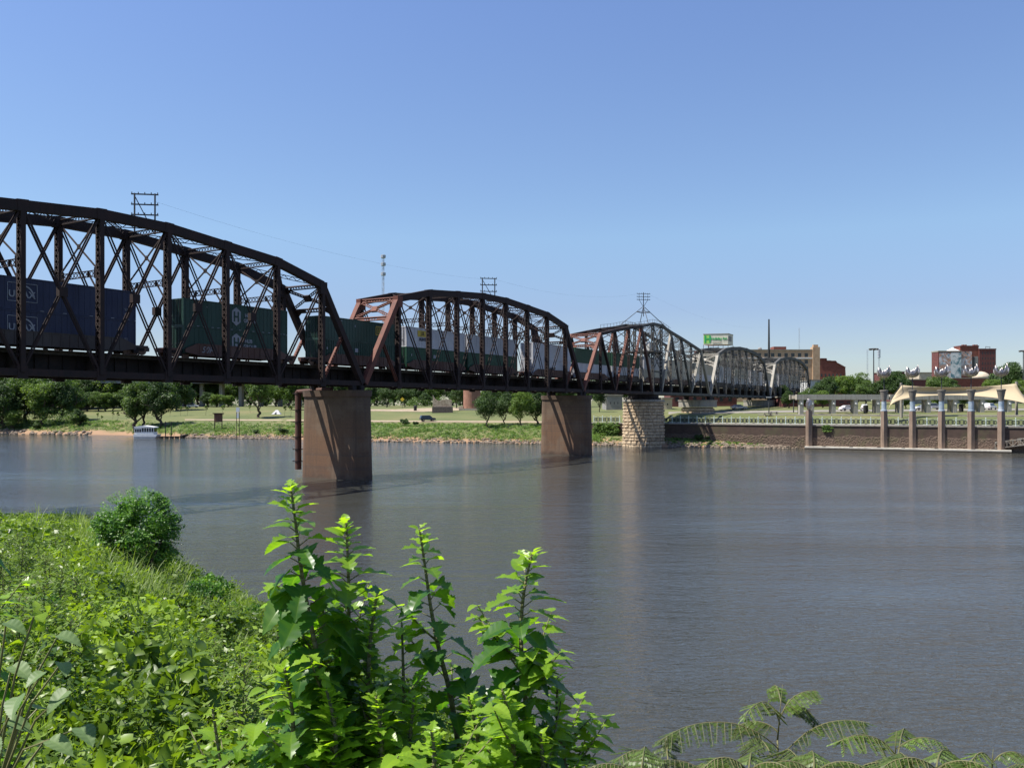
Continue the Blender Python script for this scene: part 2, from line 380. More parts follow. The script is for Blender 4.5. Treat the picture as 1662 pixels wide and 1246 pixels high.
def portal(root, sb, zb_, st, zt, mat, depth=3.3):
    """portal frame in the sloping plane of two end posts; (st, zt) = hip, (sb, zb_) = foot"""
    v = Vector((st-sb, 0, zt-zb_)); v.normalize()
    def q(l, d): return B(st-v.x*d, l, zt-.1-v.z*d)
    ax = (q(LN,1)-q(LN,0)); nrm = ax.cross(NV).normalized(); mb = MB()
    for d0 in (.15, depth):
        mb.beam(q(LN,d0), q(LF,d0), .34, .12, ax); laced(mb, q(LN,d0+.22), q(LF,d0+.22), ax*.42, nrm*.2, .08, .04, .45, True)
    for a, b in ((0,1),(1,0)):
        p0 = q(LN+.3 if a == 0 else LF-.3, .5); p1 = q(LF-.3 if a == 0 else LN+.3, depth-.2); laced(mb, p0, p1, ax*.32, nrm*.2, .09, .04, .4, True)
    c = q(LC, depth/2+.2); mb.beam(c-NV*.5, c+NV*.5, .36, .8, ax)
    for sg, l0 in ((1,LN+.25),(-1,LF-.25)):              # curved knee plates under the portal
        pts = [q(l0,depth-.1), q(l0,depth+1.9)]+[q(l0+sg*1.9*(1-math.cos(t)), depth+.35+1.55*(1-math.sin(t))) for t in [i*math.pi/12 for i in range(1,7)]]+[q(l0+sg*2.0,depth-.1)]
        n = len(pts); mb.add([p+nrm*.03 for p in pts]+[p-nrm*.03 for p in pts], [tuple(range(n)), tuple(range(2*n-1,n-1,-1))]+[(i,i+n,(i+1)%n+n,(i+1)%n) for i in range(n)])
        mb.beam(q(l0,1.1), q(l0+sg*1.0,.35), .3, .1, ax); mb.beam(q(l0,.4), q(l0,1.4), .3, .5, nrm)
    mb.build('portal_frame', mat, root)
def sway(root, s, zt, mat, zs=21.75, pitch=.45):
    """cross frame between the two posts of a panel point"""
    mb = MB(); H = .5
    laced(mb, B(s,LN+.3,zt-.45), B(s,LF-.3,zt-.45), UP*.5, DV*.22, .08, .03, pitch, True)
    laced(mb, B(s,LN+.3,zs), B(s,LF-.3,zs), UP*.55, DV*.14, .07, .03, .5, True)
    for l, sg in ((LN,1),(LF,-1)):
        mb.beam(B(s,l+sg*.4,zs-.5), B(s,l+sg*.4,zs+.5), .3, .5, UP)
        mb.beam(B(s,l+sg*1.75,zs), B(s,l+sg*.35,zs-1.7), .1, .14, UP); mb.beam(B(s,l+sg*1.8,zs-.3), B(s,l+sg*1.8,zs+.28), .34, .1, UP)
    if zt-zs > 1.6:
        for a, b in ((LN+.3,LF-.3),(LF-.3,LN+.3)): mb.beam(B(s,a,zs+.3), B(s,b,zt-.7), .1, .14, UP)
        mb.beam(B(s,LC-.28,(zs+zt)/2-.2), B(s,LC+.28,(zs+zt)/2-.2), .04, .5, UP)
    mb.build('sway_frame', mat, root)
def toplat(root, sa, za, sb, zb2, mat, pitch=.5):
    mb = MB()
    laced(mb, B(sa,LN,za-.35), B(sb,LF,zb2-.35), UP*.4, NV*.1, .07, .03, pitch)
    laced(mb, B(sb,LN,zb2-.35), B(sa,LF,za-.35), UP*.4, NV*.1, .07, .03, pitch)
    mb.build('top_lateral_brace', mat, root)
def eyebars(root, p, q, mat, n=2, gap=.40, a=.07, b=.19, name='diagonal'):
    mb = MB()
    for i in range(n):
        o = NV*(gap*(i-(n-1)/2)); mb.beam(Vector(p)+o, Vector(q)+o, a, b, (Vector(q)-Vector(p)).cross(NV))
        for e in (p, q): mb.tube(Vector(e)+o-NV*.03, Vector(e)+o+NV*.03, .19, n=10)
    mb.build(name, mat, root)
def truss_span(name, label, js, zt, mat, pitch=.55, group='spans of the railway bridge'):
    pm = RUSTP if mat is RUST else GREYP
    """js: s of every bottom joint; zt: z of the top joints 1..n-1"""
    n = len(js)-1; c = (js[0]+js[-1])/2
    root = thing(name, label, 'bridge span', tuple(B(c, LC, ZB)), 0, group)
    zb_ = ZB+.35
    top = {i: zt[i-1] for i in range(1, n)}
    for l in (LN, LF):
        mb = MB(); mb.beam(B(js[0],l,zb_), B(js[-1],l,zb_), .5, .6, UP)
        mb.build('bottom_chord', mat, root)
        mb = MB()
        for i in range(1, n-1): chord_seg(mb, B(js[i],l,top[i]-.38), B(js[i+1],l,top[i+1]-.38))
        for i in range(2, n-1): mb.beam(B(js[i]-.5,l,top[i]-.38-(.5*(top[i]-top[i-1])/(js[i]-js[i-1]))), B(js[i]+.5,l,top[i]-.38+(.5*(top[i+1]-top[i])/(js[i+1]-js[i]))), .78, 1.02, UP)
        mb.build('top_chord', mat, root)
        for (a, b) in ((0,1),(n,n-1)):
            mb = MB(); mb.beam(B(js[a],l,zb_), B(js[b],l,top[b]-.35), .74, .74, DV)
            mb.beam(B(js[b],l,top[b]-1.5), B(js[b],l,top[b]-.02), .8, 1.1, DV)
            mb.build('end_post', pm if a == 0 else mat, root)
            # collision strut
            sa = js[b]; pa = B(js[b], l, zb_); pb = B(js[a]+(js[b]-js[a])*.5, l, zb_+(top[b]-.3-zb_)*.5)
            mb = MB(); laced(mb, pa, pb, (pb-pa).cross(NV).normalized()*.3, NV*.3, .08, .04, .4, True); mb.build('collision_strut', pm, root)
        for i in range(1, n):
            mb = MB(); post(mb, B(js[i],l,zb_), B(js[i],l,top[i]-.4), pitch=pitch, fine=pitch < .7, core=mat is RUST)
            mb.beam(B(js[i]-.45,l,zb_), B(js[i]+.45,l,zb_), .6, 1.1, UP); mb.build('vertical_post', mat, root)
        for i in range(1, n-1):
            A0, A1 = B(js[i],l,zb_), B(js[i],l,top[i]-.4); C0, C1 = B(js[i+1],l,zb_), B(js[i+1],l,top[i+1]-.4)
            left = (i+.5) < n/2
            main = (A1, C0) if left else (C1, A0); cnt = (C1, A0) if left else (A1, C0)
            eyebars(root, main[0], main[1], mat)
            if 2 < i+1 < n-1 and i >= 2:
                eyebars(root, cnt[0], cnt[1], mat, a=.06, b=.15, name='counter_brace')
                if 'nearest on the left' not in label: continue
                m_ = (A0+A1+C0+C1)/4; mb = MB(); mb.beam(m_-UP*.42, m_+UP*.42, .5, .8, DV); mb.build('gusset_plate', mat, root)
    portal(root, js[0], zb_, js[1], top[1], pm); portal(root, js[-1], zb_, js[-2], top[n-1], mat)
    for i in range(2, n-1): sway(root, js[i], top[i], mat)
    for i in range(1, n-1): toplat(root, js[i], top[i], js[i+1], top[i+1], mat)
    floor_system(root, js[0]+.1, js[-1]-.1, [js[0]+.15]+js[1:-1]+[js[-1]-.15], DECKM, mat)
    return root
def SJ(a, b, n): return [(S0+a+(b-a)*i/n)*U for i in range(n+1)]
prof2 = [EYE+h for h in (15.0,16.6,17.15,17.65,17.65,17.15,16.6,15.0)]
prof1 = [EYE+h for h in (15.1,16.9,17.55,18.2,18.2,17.55,16.9,15.1)]
truss_span('truss_span', 'rust brown arched truss span nearest on the left carrying blue and green containers', SJ(-9.47,-.03,9), prof1, RUST)
truss_span('truss_span', 'rust brown arched truss span between the two tall concrete piers', SJ(.03,9.1,9), prof2, RUST)
prof4 = [EYE+h for h in (14.4,16.2,16.9,17.3,17.3,16.9,16.2,14.4)]
truss_span('truss_span', 'grey truss span over the park just right of the swing span', SJ(20.08,28.78,9), prof4, GREY, .9)
truss_span('truss_span', 'farthest grey truss span ending beside the tan building', SJ(28.86,37.6,9), prof4, GREY, .9)
# ---- swing span
def swing_span():
    js = [(S0+a)*U for a in (9.16,10.27,11.28,12.3,13.3,14.25,15.0,15.9,16.92,17.94,19.0,20.02)]
    zt = [None]+[EYE+h for h in (14.7,15.9,17.0,17.9,19.0,19.0,17.9,16.9,15.8,14.6)]+[None]
    root = thing('swing_span', 'swing span turning on the round stone pier, brown left arm and grey right arm', 'bridge span', tuple(B((js[5]+js[6])/2, LC, ZB)))
    zb_ = ZB+.35
    for l in (LN, LF):
        for rng, mt in (((0,5),RUST),((5,11),GREY)):
            mb = MB(); mb.beam(B(js[rng[0]],l,zb_), B(js[rng[1]],l,zb_), .5, .6, UP); mb.build('bottom_chord', mt, root)
        for rng, mt in (((1,4),RUST),((4,10),GREY)):
            mb = MB()
            for i in range(*rng): chord_seg(mb, B(js[i],l,zt[i]-.3), B(js[i+1],l,zt[i+1]-.3), .55, .6)
            mb.build('top_chord', mt, root)
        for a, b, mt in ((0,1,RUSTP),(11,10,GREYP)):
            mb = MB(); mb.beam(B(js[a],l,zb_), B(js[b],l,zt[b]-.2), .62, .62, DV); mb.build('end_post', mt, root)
        for i in range(1, 11):
            mb = MB(); post(mb, B(js[i],l,zb_), B(js[i],l,zt[i]-.3), .4 if i in (5,6) else .3, .6 if i in (5,6) else .5, .8, True)
            mb.build('vertical_post', RUST if i < 4 else GREY, root)
        def big(i0, z0, i1, z1, mt, solid=False, nm='diagonal'):
            mb = MB(); p, q = B(js[i0],l,z0), B(js[i1],l,z1)
            if solid: mb.beam(p, q, .5, .5, DV)
            else: post(mb, p, q, .34, .45, .6)
            mb.build(nm, mt, root)
        big(4, zt[4]-.4, 5, zb_, RUST_DK, True, 'tower_strut'); big(7, zt[7]-.4, 6, zb_, GREYP, True, 'tower_strut')
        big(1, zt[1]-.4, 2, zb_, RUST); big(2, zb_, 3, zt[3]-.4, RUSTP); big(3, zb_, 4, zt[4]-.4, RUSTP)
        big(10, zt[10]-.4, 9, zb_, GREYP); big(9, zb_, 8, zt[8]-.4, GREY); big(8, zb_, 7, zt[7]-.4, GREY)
        for a, b in ((2,3),(3,4),(7,8),(8,9)):
            i, j = (a, b) if a < 5 else (b, a)
            eyebars(root, B(js[i],l,zt[i]-.4), B(js[j],l,zb_), RUST if a < 5 else GREY, a=.05, b=.12, name='counter_brace')
        mb = MB()
        for i, j in ((5,6),):
            mb.beam(B(js[i],l,zt[i]-.4), B(js[j],l,21.9), .15, .2, UP); mb.beam(B(js[j],l,zt[i]-.4), B(js[i],l,21.9), .15, .2, UP)
            for z in (21.9, 17.2): mb.beam(B(js[i],l,z), B(js[j],l,z), .3, .35, UP)
            mb.beam(B(js[i],l,21.7), B(js[j],l,17.3), .12, .16, UP); mb.beam(B(js[j],l,21.7), B(js[i],l,17.3), .12, .16, UP)
        mb.build('tower_bracing', GREY, root)
    portal(root, js[0], zb_, js[1], zt[1], RUSTP, 2.9); portal(root, js[11], zb_, js[10], zt[10], GREY, 2.9)
    for i in range(2, 10): sway(root, js[i], zt[i], RUST if i < 4 else GREY)
    for i in range(1, 10): toplat(root, js[i], zt[i], js[i+1], zt[i+1], RUST if i < 4 else GREY)
    floor_system(root, js[0]+.15, js[11]-.15, [js[0]+.2]+js[1:-1]+[js[11]-.2], DECKM, GREY)
    # machinery house between the tower legs, walkway with handrail on top
    mb = MB(); sc_ = (js[5]+js[6])/2
    mb.beam(B(js[5]-.8,LC,21.75), B(js[6]+.8,LC,21.75), 7.6, .12, UP)
    for l in (LN-.45, LF+.45):
        for z in (22.3,22.9): mb.beam(B(js[5]-.8,l,z), B(js[6]+.8,l,z), .05, .05, UP)
        for k in range(5): s_ = js[5]-.8+k*(js[6]-js[5]+1.6)/4; mb.beam(B(s_,l,21.8), B(s_,l,22.9), .05, .05, DV)
    mb.build('machinery_platform', GREY_DK, root)
    mb = MB(); mb.beam(B(js[5]+.7,LN+2.2,22.9), B(js[6]-.7,LN+2.2,22.9), 2.2, 2.2, UP)
    rf = mb.build('machinery_cabin', mottled('grimy_white_cabin', (.35,.35,.33), (.6,.6,.57), 2, .7, .2), root)
    mb = MB()
    for i in range(3, 7):
        for l in (LN, LF): 
            for k in range(4):
                s_ = js[i]+(js[i+1]-js[i])*k/4; z = zt[i]+(zt[i+1]-zt[i])*k/4; mb.beam(B(s_,l,z-.1), B(s_,l,z+.75), .06, .06, DV)
            mb.beam(B(js[i],l,zt[i]+.7), B(js[i+1],l,zt[i+1]+.7), .05, .05, UP)
    mb.build('top_handrail', GREY_DK, root)
    return root, js, zt
swr, swj, swz = swing_span()
# ---- line poles on the bridge
def wire_frame(px, Y, ztop, zbase, wpx, label, arms, brace):
    X0 = wx(px, Y); W2 = wpx*Y/F/2; root = thing('line_pole_frame', label, 'utility pole', (X0, Y, zbase), 0, 'wire frames bolted to the bridge')
    dirv = Vector((cs,-sn,0)).normalized()
    dirv = Vector((1, .15, 0)).normalized(); c = Vector((X0, Y, 0))
    for sg in (-.75,.75):
        mb = MB(); mb.tube(c+dirv*W2*sg+UP*(zbase if sg > 0 else zbase+.2), c+dirv*W2*sg+UP*ztop, .09, n=6); mb.build('upright', WIREM, root)
    for i in range(arms):
        z = ztop-.1-i*1.05; mb = MB(); mb.beam(c-dirv*W2+UP*z, c+dirv*W2+UP*z, .12, .12, UP)
        for k in range(5): p = c+dirv*W2*(-.95+k*.475)+UP*z; mb.tube(p, p+UP*.22, .05, n=6)
        mb.build('cross_arm', WIREM, root)
    mb = MB(); mb.tube(c+dirv*W2*.7+UP*(zbase+.1), c-dirv*W2*.7+UP*(ztop-.4), .05, n=5); mb.build('diagonal_brace', WIREM, root)
    return root
wire_frame(235, 88, wz(314,88), EYE+17.6, 42, 'grid-like wire frame with three cross arms above the nearest span', 3, True)
wire_frame(793, 139, wz(451,139), EYE+17.0, 27, 'wire frame with cross arms above the middle brown span', 3, True)
def pyramid():
    sc_ = (swj[5]+swj[6])/2; zt_ = EYE+19.0; root = thing('wire_mast', 'four legged pyramid mast with three cross arms on top of the swing span', 'utility mast', tuple(B(sc_,LC,zt_)))
    ap = B(sc_,LC,wz(497,198))
    for l in (LN, LF):
        for s_ in (swj[5]-2.6, swj[6]+2.6):
            mb = MB(); mb.tube(B(s_,l,zt_-.3), ap+(B(s_,l,0)-B(sc_,LC,0))*.04, .09, .07, n=6); mb.build('leg', WIREM, root)
    mb = MB(); r_ = .30; pts = [ap+(B(s_,l,zt_)-ap)*r_ for s_, l in ((swj[5]-2.6,LN),(swj[6]+2.6,LN),(swj[6]+2.6,LF),(swj[5]-2.6,LF))]
    for a, b in zip(pts, pts[1:]+pts[:1]): mb.beam(a, b, .1, .14, UP)
    mb.build('ring_brace', WIREM, root)
    mb = MB(); mb.tube(ap-UP*2.2, Vector((ap.x,ap.y,wz(473,198))), .09, n=6); mb.build('mast', WIREM, root)
    for i in range(3):
        z = wz(475.5,198)-i*.68; mb = MB(); mb.beam(ap*1+Vector((-1.6,-.3,z-ap.z)), ap+Vector((1.6,.3,z-ap.z)), .1, .1, UP)
        for k in (-1.5,-1.0,-.5,.5,1.0,1.5): mb.tube(ap+Vector((k,.18*k,z-ap.z)), ap+Vector((k,.18*k,z-ap.z+.2)), .05, n=5)
        mb.build('cross_arm', WIREM, root)
    mb = MB()
    for k in (-1.05,1.05): mb.tube(ap+Vector((k,.19*k,wz(475.5,198)-1.36-ap.z)), ap+Vector((k,.19*k,wz(475.5,198)-ap.z)), .04, n=5); mb.tube(ap, ap+Vector((k,.19*k,wz(475.5,198)-1.36-ap.z)), .05, n=5)
    mb.build('arm_brace', WIREM, root)
pyramid()
# ---- sagging wires strung between the frames
def wires(p, q, sag, name, label):
    mb = MB(); p = Vector(p); q = Vector(q); n = 24; L = [p.lerp(q, i/n)-UP*(4*sag*(i/n)*(1-i/n)) for i in range(n+1)]
    mb.path(L, [.007]*(n+1), 4); tag(mb.build(name, WIREM), label, 'wire', 'wires strung along the bridge')
wires((wx(250,88),88.4,wz(326,88)), (wx(782,139),139,wz(453,139)), 1.2, 'overhead_wire', 'thin wire from the nearest wire frame to the middle one')
wires((wx(804,139),139.5,wz(453,139)), (wx(1031,198),197.5,wz(478,198)), 1.5, 'overhead_wire', 'thin wire from the middle wire frame to the pyramid mast')
wires((wx(1055,198),198.5,wz(478,198)), (wx(1244,400),400,wz(530,400)), 3, 'overhead_wire', 'thin wire from the pyramid mast to the dark tapered pole')
# ------------------------------------------------------------------ piers
def pier_shape(L, T, n=8):
    pts = []
    h = L/2-T*.5
    for k in range(n+1): t = -math.pi/2+math.pi*k/n; pts.append((T/2*math.sin(t), h+T*.42*math.cos(t)))
    for k in range(n+1): t = math.pi/2+math.pi*k/n; pts.append((T/2*math.sin(t), -h+T*.42*math.cos(t)))
    return pts                                   # (along bridge, across bridge)
def pier(s, label, name='bridge_pier', L=10.75, T=2.8, ztop=11.35, zbot=-3, mat=PIERM, cap=True, taper=.02, mat2=None):
    base = B(s, LC, 0); root = thing(name, label, 'bridge pier', (base.x, base.y, 0), 0, 'concrete bridge piers in the river' if mat is PIERM else None)
    def ring(sc_, z): return [tuple(B(s+a*(1+(sc_*2.2/T)), LC+b*(1+(sc_*2/L)), z)) for a, b in pier_shape(L, T)]
    mb = MB(); zs = [zbot, 0, 1.2, 2.6, 4.0, 5.4, 6.8, 8.2, 9.6, ztop-.8]
    n = len(pier_shape(L, T)); rings = []
    for z in zs: rings.append(ring((ztop-z)*taper, z))
    for r_ in rings: mb.v.extend(r_)
    for k in range(len(zs)-1):
        for i in range(n): mb.f.append((k*n+i,k*n+(i+1)%n,(k+1)*n+(i+1)%n,(k+1)*n+i)); mb.m.append(0)
    mb.build('shaft', mat, root, smooth=False)
    if cap:
        mb = MB(); a = ring(.16, ztop-.8); b = ring(.2, ztop); mb.v.extend(a+b); mb.f.append(tuple(range(n))); mb.f.append(tuple(range(2*n-1,n-1,-1)))
        for i in range(n): mb.f.append((i,i+n,(i+1)%n+n,(i+1)%n))
        mb.m = [0]*len(mb.f); mb.build('coping', mat2 or mat, root)
    for l in (LN, LF):
        for ds in (-.75,.75):
            mb = MB(); mb.beam(B(s+ds-.35,l,(ztop+ZB)/2), B(s+ds+.35,l,(ztop+ZB)/2), .8, ZB-ztop+.1, UP)
            mb.build('bearing', DECKM, root)
    return root
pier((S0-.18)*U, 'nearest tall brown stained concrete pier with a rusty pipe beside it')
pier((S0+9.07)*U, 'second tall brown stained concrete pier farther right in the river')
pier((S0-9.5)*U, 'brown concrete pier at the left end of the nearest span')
def pipe():
    p = B(11.93*U, 12.06*U, 0); root = thing('riser_pipe', 'dark rusty vertical pipe clamped to the nearest concrete pier', 'pipe', (p.x, p.y, 1))
    mb = MB(); mb.tube((p.x,p.y,.9), (p.x,p.y,11.3), .42, n=16); mb.build('pipe_shaft', RUST_DK, root, smooth=False)
    for z in (2.0,3.6,5.2,7.2,8.8,11.0):
        mb = MB(); mb.tube((p.x,p.y,z-.07), (p.x,p.y,z+.07), .5, n=16); mb.beam((p.x-.75,p.y,z), (p.x+1.1,p.y-.5,z), .1, .12, UP); mb.build('clamp', RUST, root)
    mb = MB(); mb.tube((p.x-.1,p.y,11.2), B(11.93*U, 11.2*U, 11.5), .3, n=12); mb.build('elbow', RUST_DK, root)
pipe()
STONE = None
def stone_mat():
    m = MT('rough_limestone', .9); pos = m.n('ShaderNodeNewGeometry').outputs['Position']
    f = m.noise(.9, 6, .65, pos); m.color(m.mix(m.ramp(m.noise(1, 4, .6, m.map((2,2,.2), src=pos)), [(.5,0.0),(.75,.75)]), m.ramp(f, [(.3,(.30,.21,.13)),(.65,(.58,.45,.30))]), (.10,.08,.06)))
    m.bump(m.noise(3.2, 6, .7, pos), 1, .12); return m.m
STONE = stone_mat()
MORTAR = mottled('dark_mortar', (.10,.08,.06), (.16,.13,.10), 3, .95, .3)
def stone_drum(s, r, label, z0, z1, name='pivot_pier', course=.72, nb=22):
    c = B(s, LC, 0); root = thing(name, label, 'bridge pier', (c.x, c.y, z0)); rr = random.Random(5)
    mb = MB(); mb.lathe([(r-.12,z0),(r-.25,z1-.05)], 32, (c.x,c.y,0)); mb.build('core', MORTAR, root)
    mb = MB(); z = z0; row = 0
    while z < z1-.3:
        h = min(course*rr.uniform(.85,1.15), z1-z); R0 = r+.02-(z-z0)*.015; ph = rr.uniform(0, .3); t = ph; end = ph+2*math.pi-.06
        while t < end:
            w_ = min(rr.uniform(.75,1.4)*2*math.pi/nb, 2*math.pi+ph-t)
            g = .035/R0; a0, a1 = t+g, t+w_-g; zz0, zz1 = z+.035, z+h-.035; o = rr.uniform(.10,.26)
            def P(a, q, zz): return (c.x+q*math.cos(a), c.y+q*math.sin(a), zz)
            am = (a1-a0)*.2; hm = (zz1-zz0)*.22
            vv = [P(a0,R0-.3,zz0),P(a1,R0-.3,zz0),P(a1,R0-.3,zz1),P(a0,R0-.3,zz1),P(a0,R0,zz0),P(a1,R0,zz0),P(a1,R0,zz1),P(a0,R0,zz1)]
            vv += [P(a0+am,R0+o*rr.uniform(.6,1.2),zz0+hm),P(a1-am,R0+o*rr.uniform(.6,1.2),zz0+hm),P(a1-am,R0+o*rr.uniform(.6,1.2),zz1-hm),P(a0+am,R0+o*rr.uniform(.6,1.2),zz1-hm)]
            mb.add(vv, [(0,1,5,4),(1,2,6,5),(2,3,7,6),(3,0,4,7),(4,5,9,8),(5,6,10,9),(6,7,11,10),(7,4,8,11),(8,9,10,11)])
            t += w_
        z += h; row += 1
    mb.build('stone_courses', STONE, root)
    return root, c
SC = (swj[5]+swj[6])/2
pr, pc = stone_drum(SC, 4.75, 'round pale rough limestone pier under the swing span', -1.0, 10.3)
mb = MB(); mb.lathe([(4.9,10.3),(4.9,10.75),(4.5,10.8)], 32, (pc.x,pc.y,0)); mb.build('coping', CONC, pr)
mb = MB(); mb.lathe([(3.9,10.8),(3.9,11.1),(3.5,11.15),(3.5,11.95)], 32, (pc.x,pc.y,0))
for i in range(24):
    t = i*math.pi/12; mb.tube((pc.x+4.1*math.cos(t),pc.y+4.1*math.sin(t),11.0), (pc.x+3.5*math.cos(t),pc.y+3.5*math.sin(t),11.05), .2, n=8)
mb.build('turntable', DECKM, pr)
def rest_pier(s, label, z0, z1):
    root, c = stone_drum(s, 4.3, label, z0, z1-1.9, 'rest_pier', .75, 18)
    mb = MB(); mb.lathe([(4.55,z1-1.9),(4.55,z1-.25),(4.7,z1-.25),(4.7,z1)], 36, (c.x,c.y,0), sx=1.12, sy=1.0); mb.build('concrete_cap', CONC, root)
    for l in (LN, LF):
        mb = MB(); mb.beam(B(s-1.2,l,(z1+ZB)/2), B(s+1.2,l,(z1+ZB)/2), .9, ZB-z1+.1, UP); mb.build('bearing', DECKM, root)
rest_pier((S0+20.05)*U, 'round pier with smooth concrete cap over rough stone on the park lawn', 3.5, 10.9)
rest_pier((S0+28.82)*U, 'squat tan stone pier behind the park lawn', 5.5, 11.2)
def abutment():
    s = (S0+37.9)*U; c = B(s,LC,0); root = thing('bridge_abutment', 'low concrete abutment at the far end of the railway bridge', 'abutment', (c.x,c.y,6))
    mb = MB(); mb.beam(B(s-.5,LC,8.9), B(s+6,LC,8.9), 9, 5.6, UP); mb.build('seat_wall', CONC, root)
    mb = MB(); mb.beam(B(s-1,LC,11.65), B(s+6,LC,11.65), 9.6, .4, UP); mb.build('cap_stone', CONC, root)
    mb = MB(); mb.beam(B(s+1,LC,13.0), B(s+150,LC,13.0), 4.5, 2.2, UP); tag(mb.build('railway_embankment', mottled('ballast', (.16,.14,.12), (.26,.23,.2), 2, .95, .6)), 'raised trackbed beyond the bridge', None, kind='structure')
abutment()
# ------------------------------------------------------------------ train
def paint(name, c, d=.75): return streaked(name, tuple(x*.85 for x in c), c, tuple(x*d*.6 for x in c), .55, .5)
P_BLUE = paint('blue_container_paint', (.013,.020,.062)); P_GREEN = paint('green_container_paint', (.010,.048,.033)); P_GREEN2 = paint('bright_green_paint', (.014,.07,.036))
P_WHITE = paint('white_container_paint', (.56,.56,.58)); P_CREAM = paint('cream_container_paint', (.46,.43,.36)); P_LILAC = paint('pale_grey_paint', (.46,.46,.48))
P_CAR = paint('brown_car_paint', (.10,.042,.03)); P_CARD = paint('dark_car_paint', (.05,.035,.032))
P_LOGO = mottled('white_lettering', (.24,.25,.28), (.31,.32,.35), 2, .6, 0); P_BLACK = mottled('black_lettering', (.02,.02,.025), (.03,.03,.03), 2, .6, 0)
P_YEL = mottled('yellow_lettering', (.50,.36,.05), (.6,.45,.08), 2, .6, 0); P_GRAF = mottled('grey_graffiti', (.22,.22,.24), (.3,.3,.32), 2, .7, 0)
CW = 2.6; LNEAR = LC-CW/2
def container(s0, ln, z0, mat, label, art=None, ribbed=False, h=2.88):
    """ISO container; s along the bridge, near side at LNEAR"""
    root = thing('shipping_container', label, 'container', tuple(B(s0+ln/2, LC, z0)), 0, 'containers on the train crossing the bridge')
    P = lambda s, l, z: B(s0+s, LC+l, z0+z)
    mb = MB(); t = .05; half = CW/2
    def sbox(a0, a1, l0, l1, c0, c1, m=0):
        mb.add([P(a0,l0,c0),P(a1,l0,c0),P(a1,l1,c0),P(a0,l1,c0),P(a0,l0,c1),P(a1,l0,c1),P(a1,l1,c1),P(a0,l1,c1)], [(0,3,2,1),(4,5,6,7),(0,1,5,4),(1,2,6,5),(2,3,7,6),(3,0,4,7)], m)
    sbox(.06, ln-.06, -half+.05, half-.05, .08, h-.04)
    for a in (0, ln-.14):
        for l in (-half, half-.14): sbox(a, a+.14, l, l+.14, 0, h)
    for z in (0, h-.12):
        for l in (-half, half-.1): sbox(.14, ln-.14, l, l+.1, z, z+.12)
        for a in (0, ln-.1): sbox(a, a+.1, -half+.14, half-.14, z, z+.12)
    pitch = .42 if ribbed else .56; n = int((ln-.5)/pitch)
    for i in range(n):
        a = .3+i*(ln-.6)/n
        sbox(a, a+(.17 if ribbed else .05), -half+(.005 if ribbed else .03), -half+.06, .12, h-.12)
        sbox(a, a+(.17 if ribbed else .05), half-.06, half-(.005 if ribbed else .03), .12, h-.12)
    for k in range(9): sbox(.005, .06, -half+.2+k*.25, -half+.3+k*.25, .2, h-.2)
    mb.build('body', mat, root)
    mb = MB()
    for l in (-half+.5, -half+.95, half-.95, half-.5): mb.tube(P(-.03,l,.1), P(-.03,l,h-.1), .025, n=6); mb.beam(P(-.05,l,1.05), P(-.05,l+.35,1.05), .04, .05, UP)
    mb.build('door_rods', WIREM, root)
    if art: art(P, root, ln, h)
    return root
SIDE = lambda P, s, z, off: P(s, -CW/2-off, z)
def sidetext(P, root, s, z, txt, size, mat, name='lettering', bold=.0, off=.012):
    t = text_mb(txt, size, .006, bold=bold); mb = MB(); mb.f = t.f; mb.m = t.m
    mb.v = [tuple(SIDE(P, s+v[0], z+v[1], off+v[2])) for v in t.v]; return mb.build(name, mat, root)
def sidepoly(P, root, pts, mat, name='emblem', off=.01):
    n = len(pts); mb = MB(); mb.add([SIDE(P,a,b,off) for a,b in pts]+[SIDE(P,a,b,.001) for a,b in pts], [tuple(range(n)), tuple(range(2*n-1,n-1,-1))]+[(i,i+n,(i+1)%n+n,(i+1)%n) for i in range(n)])
    return mb.build(name, mat, root)
def bars(P, root, segs, mat, w_=.06, name='emblem', off=.012):
    mb = MB()
    for (a,b),(c,d) in segs: mb.beam(SIDE(P,a,b,off), SIDE(P,c,d,off), .012, w_, (SIDE(P,c,d,off)-SIDE(P,a,b,off)).cross(NV)) 
    return mb.build(name, mat, root)
def art_umax(P, root, ln, h):
    c = ln-11.2; sq = [(c-1.3,.75),(c+1.3,.75),(c+1.3,2.35),(c-1.3,2.35)]
    bars(P, root, list(zip(sq, sq[1:]+sq[:1])), P_LOGO, .045)
    arc = [(c+.1+.95*math.sin(t), 1.0+1.15*math.cos(t)) for t in [-.5+i*.21 for i in range(10)]]
    bars(P, root, list(zip(arc, arc[1:])), P_LOGO, .13)
    sidetext(P, root, c-.05, 1.35, 'UMAX', .82, P_LOGO, bold=.02)
    sidetext(P, root, ln-1.0, .5, 'UMXU', .2, P_LOGO); sidetext(P, root, ln-1.1, 1.0 if True else 0, '53', .34, P_LOGO)
    [bars(P, root, [((s,.05),(s+.35,.05))], P_LOGO, .05, 'reflector') for s in (3.2,5.1,7.2,9.8,12.0,13.6)]
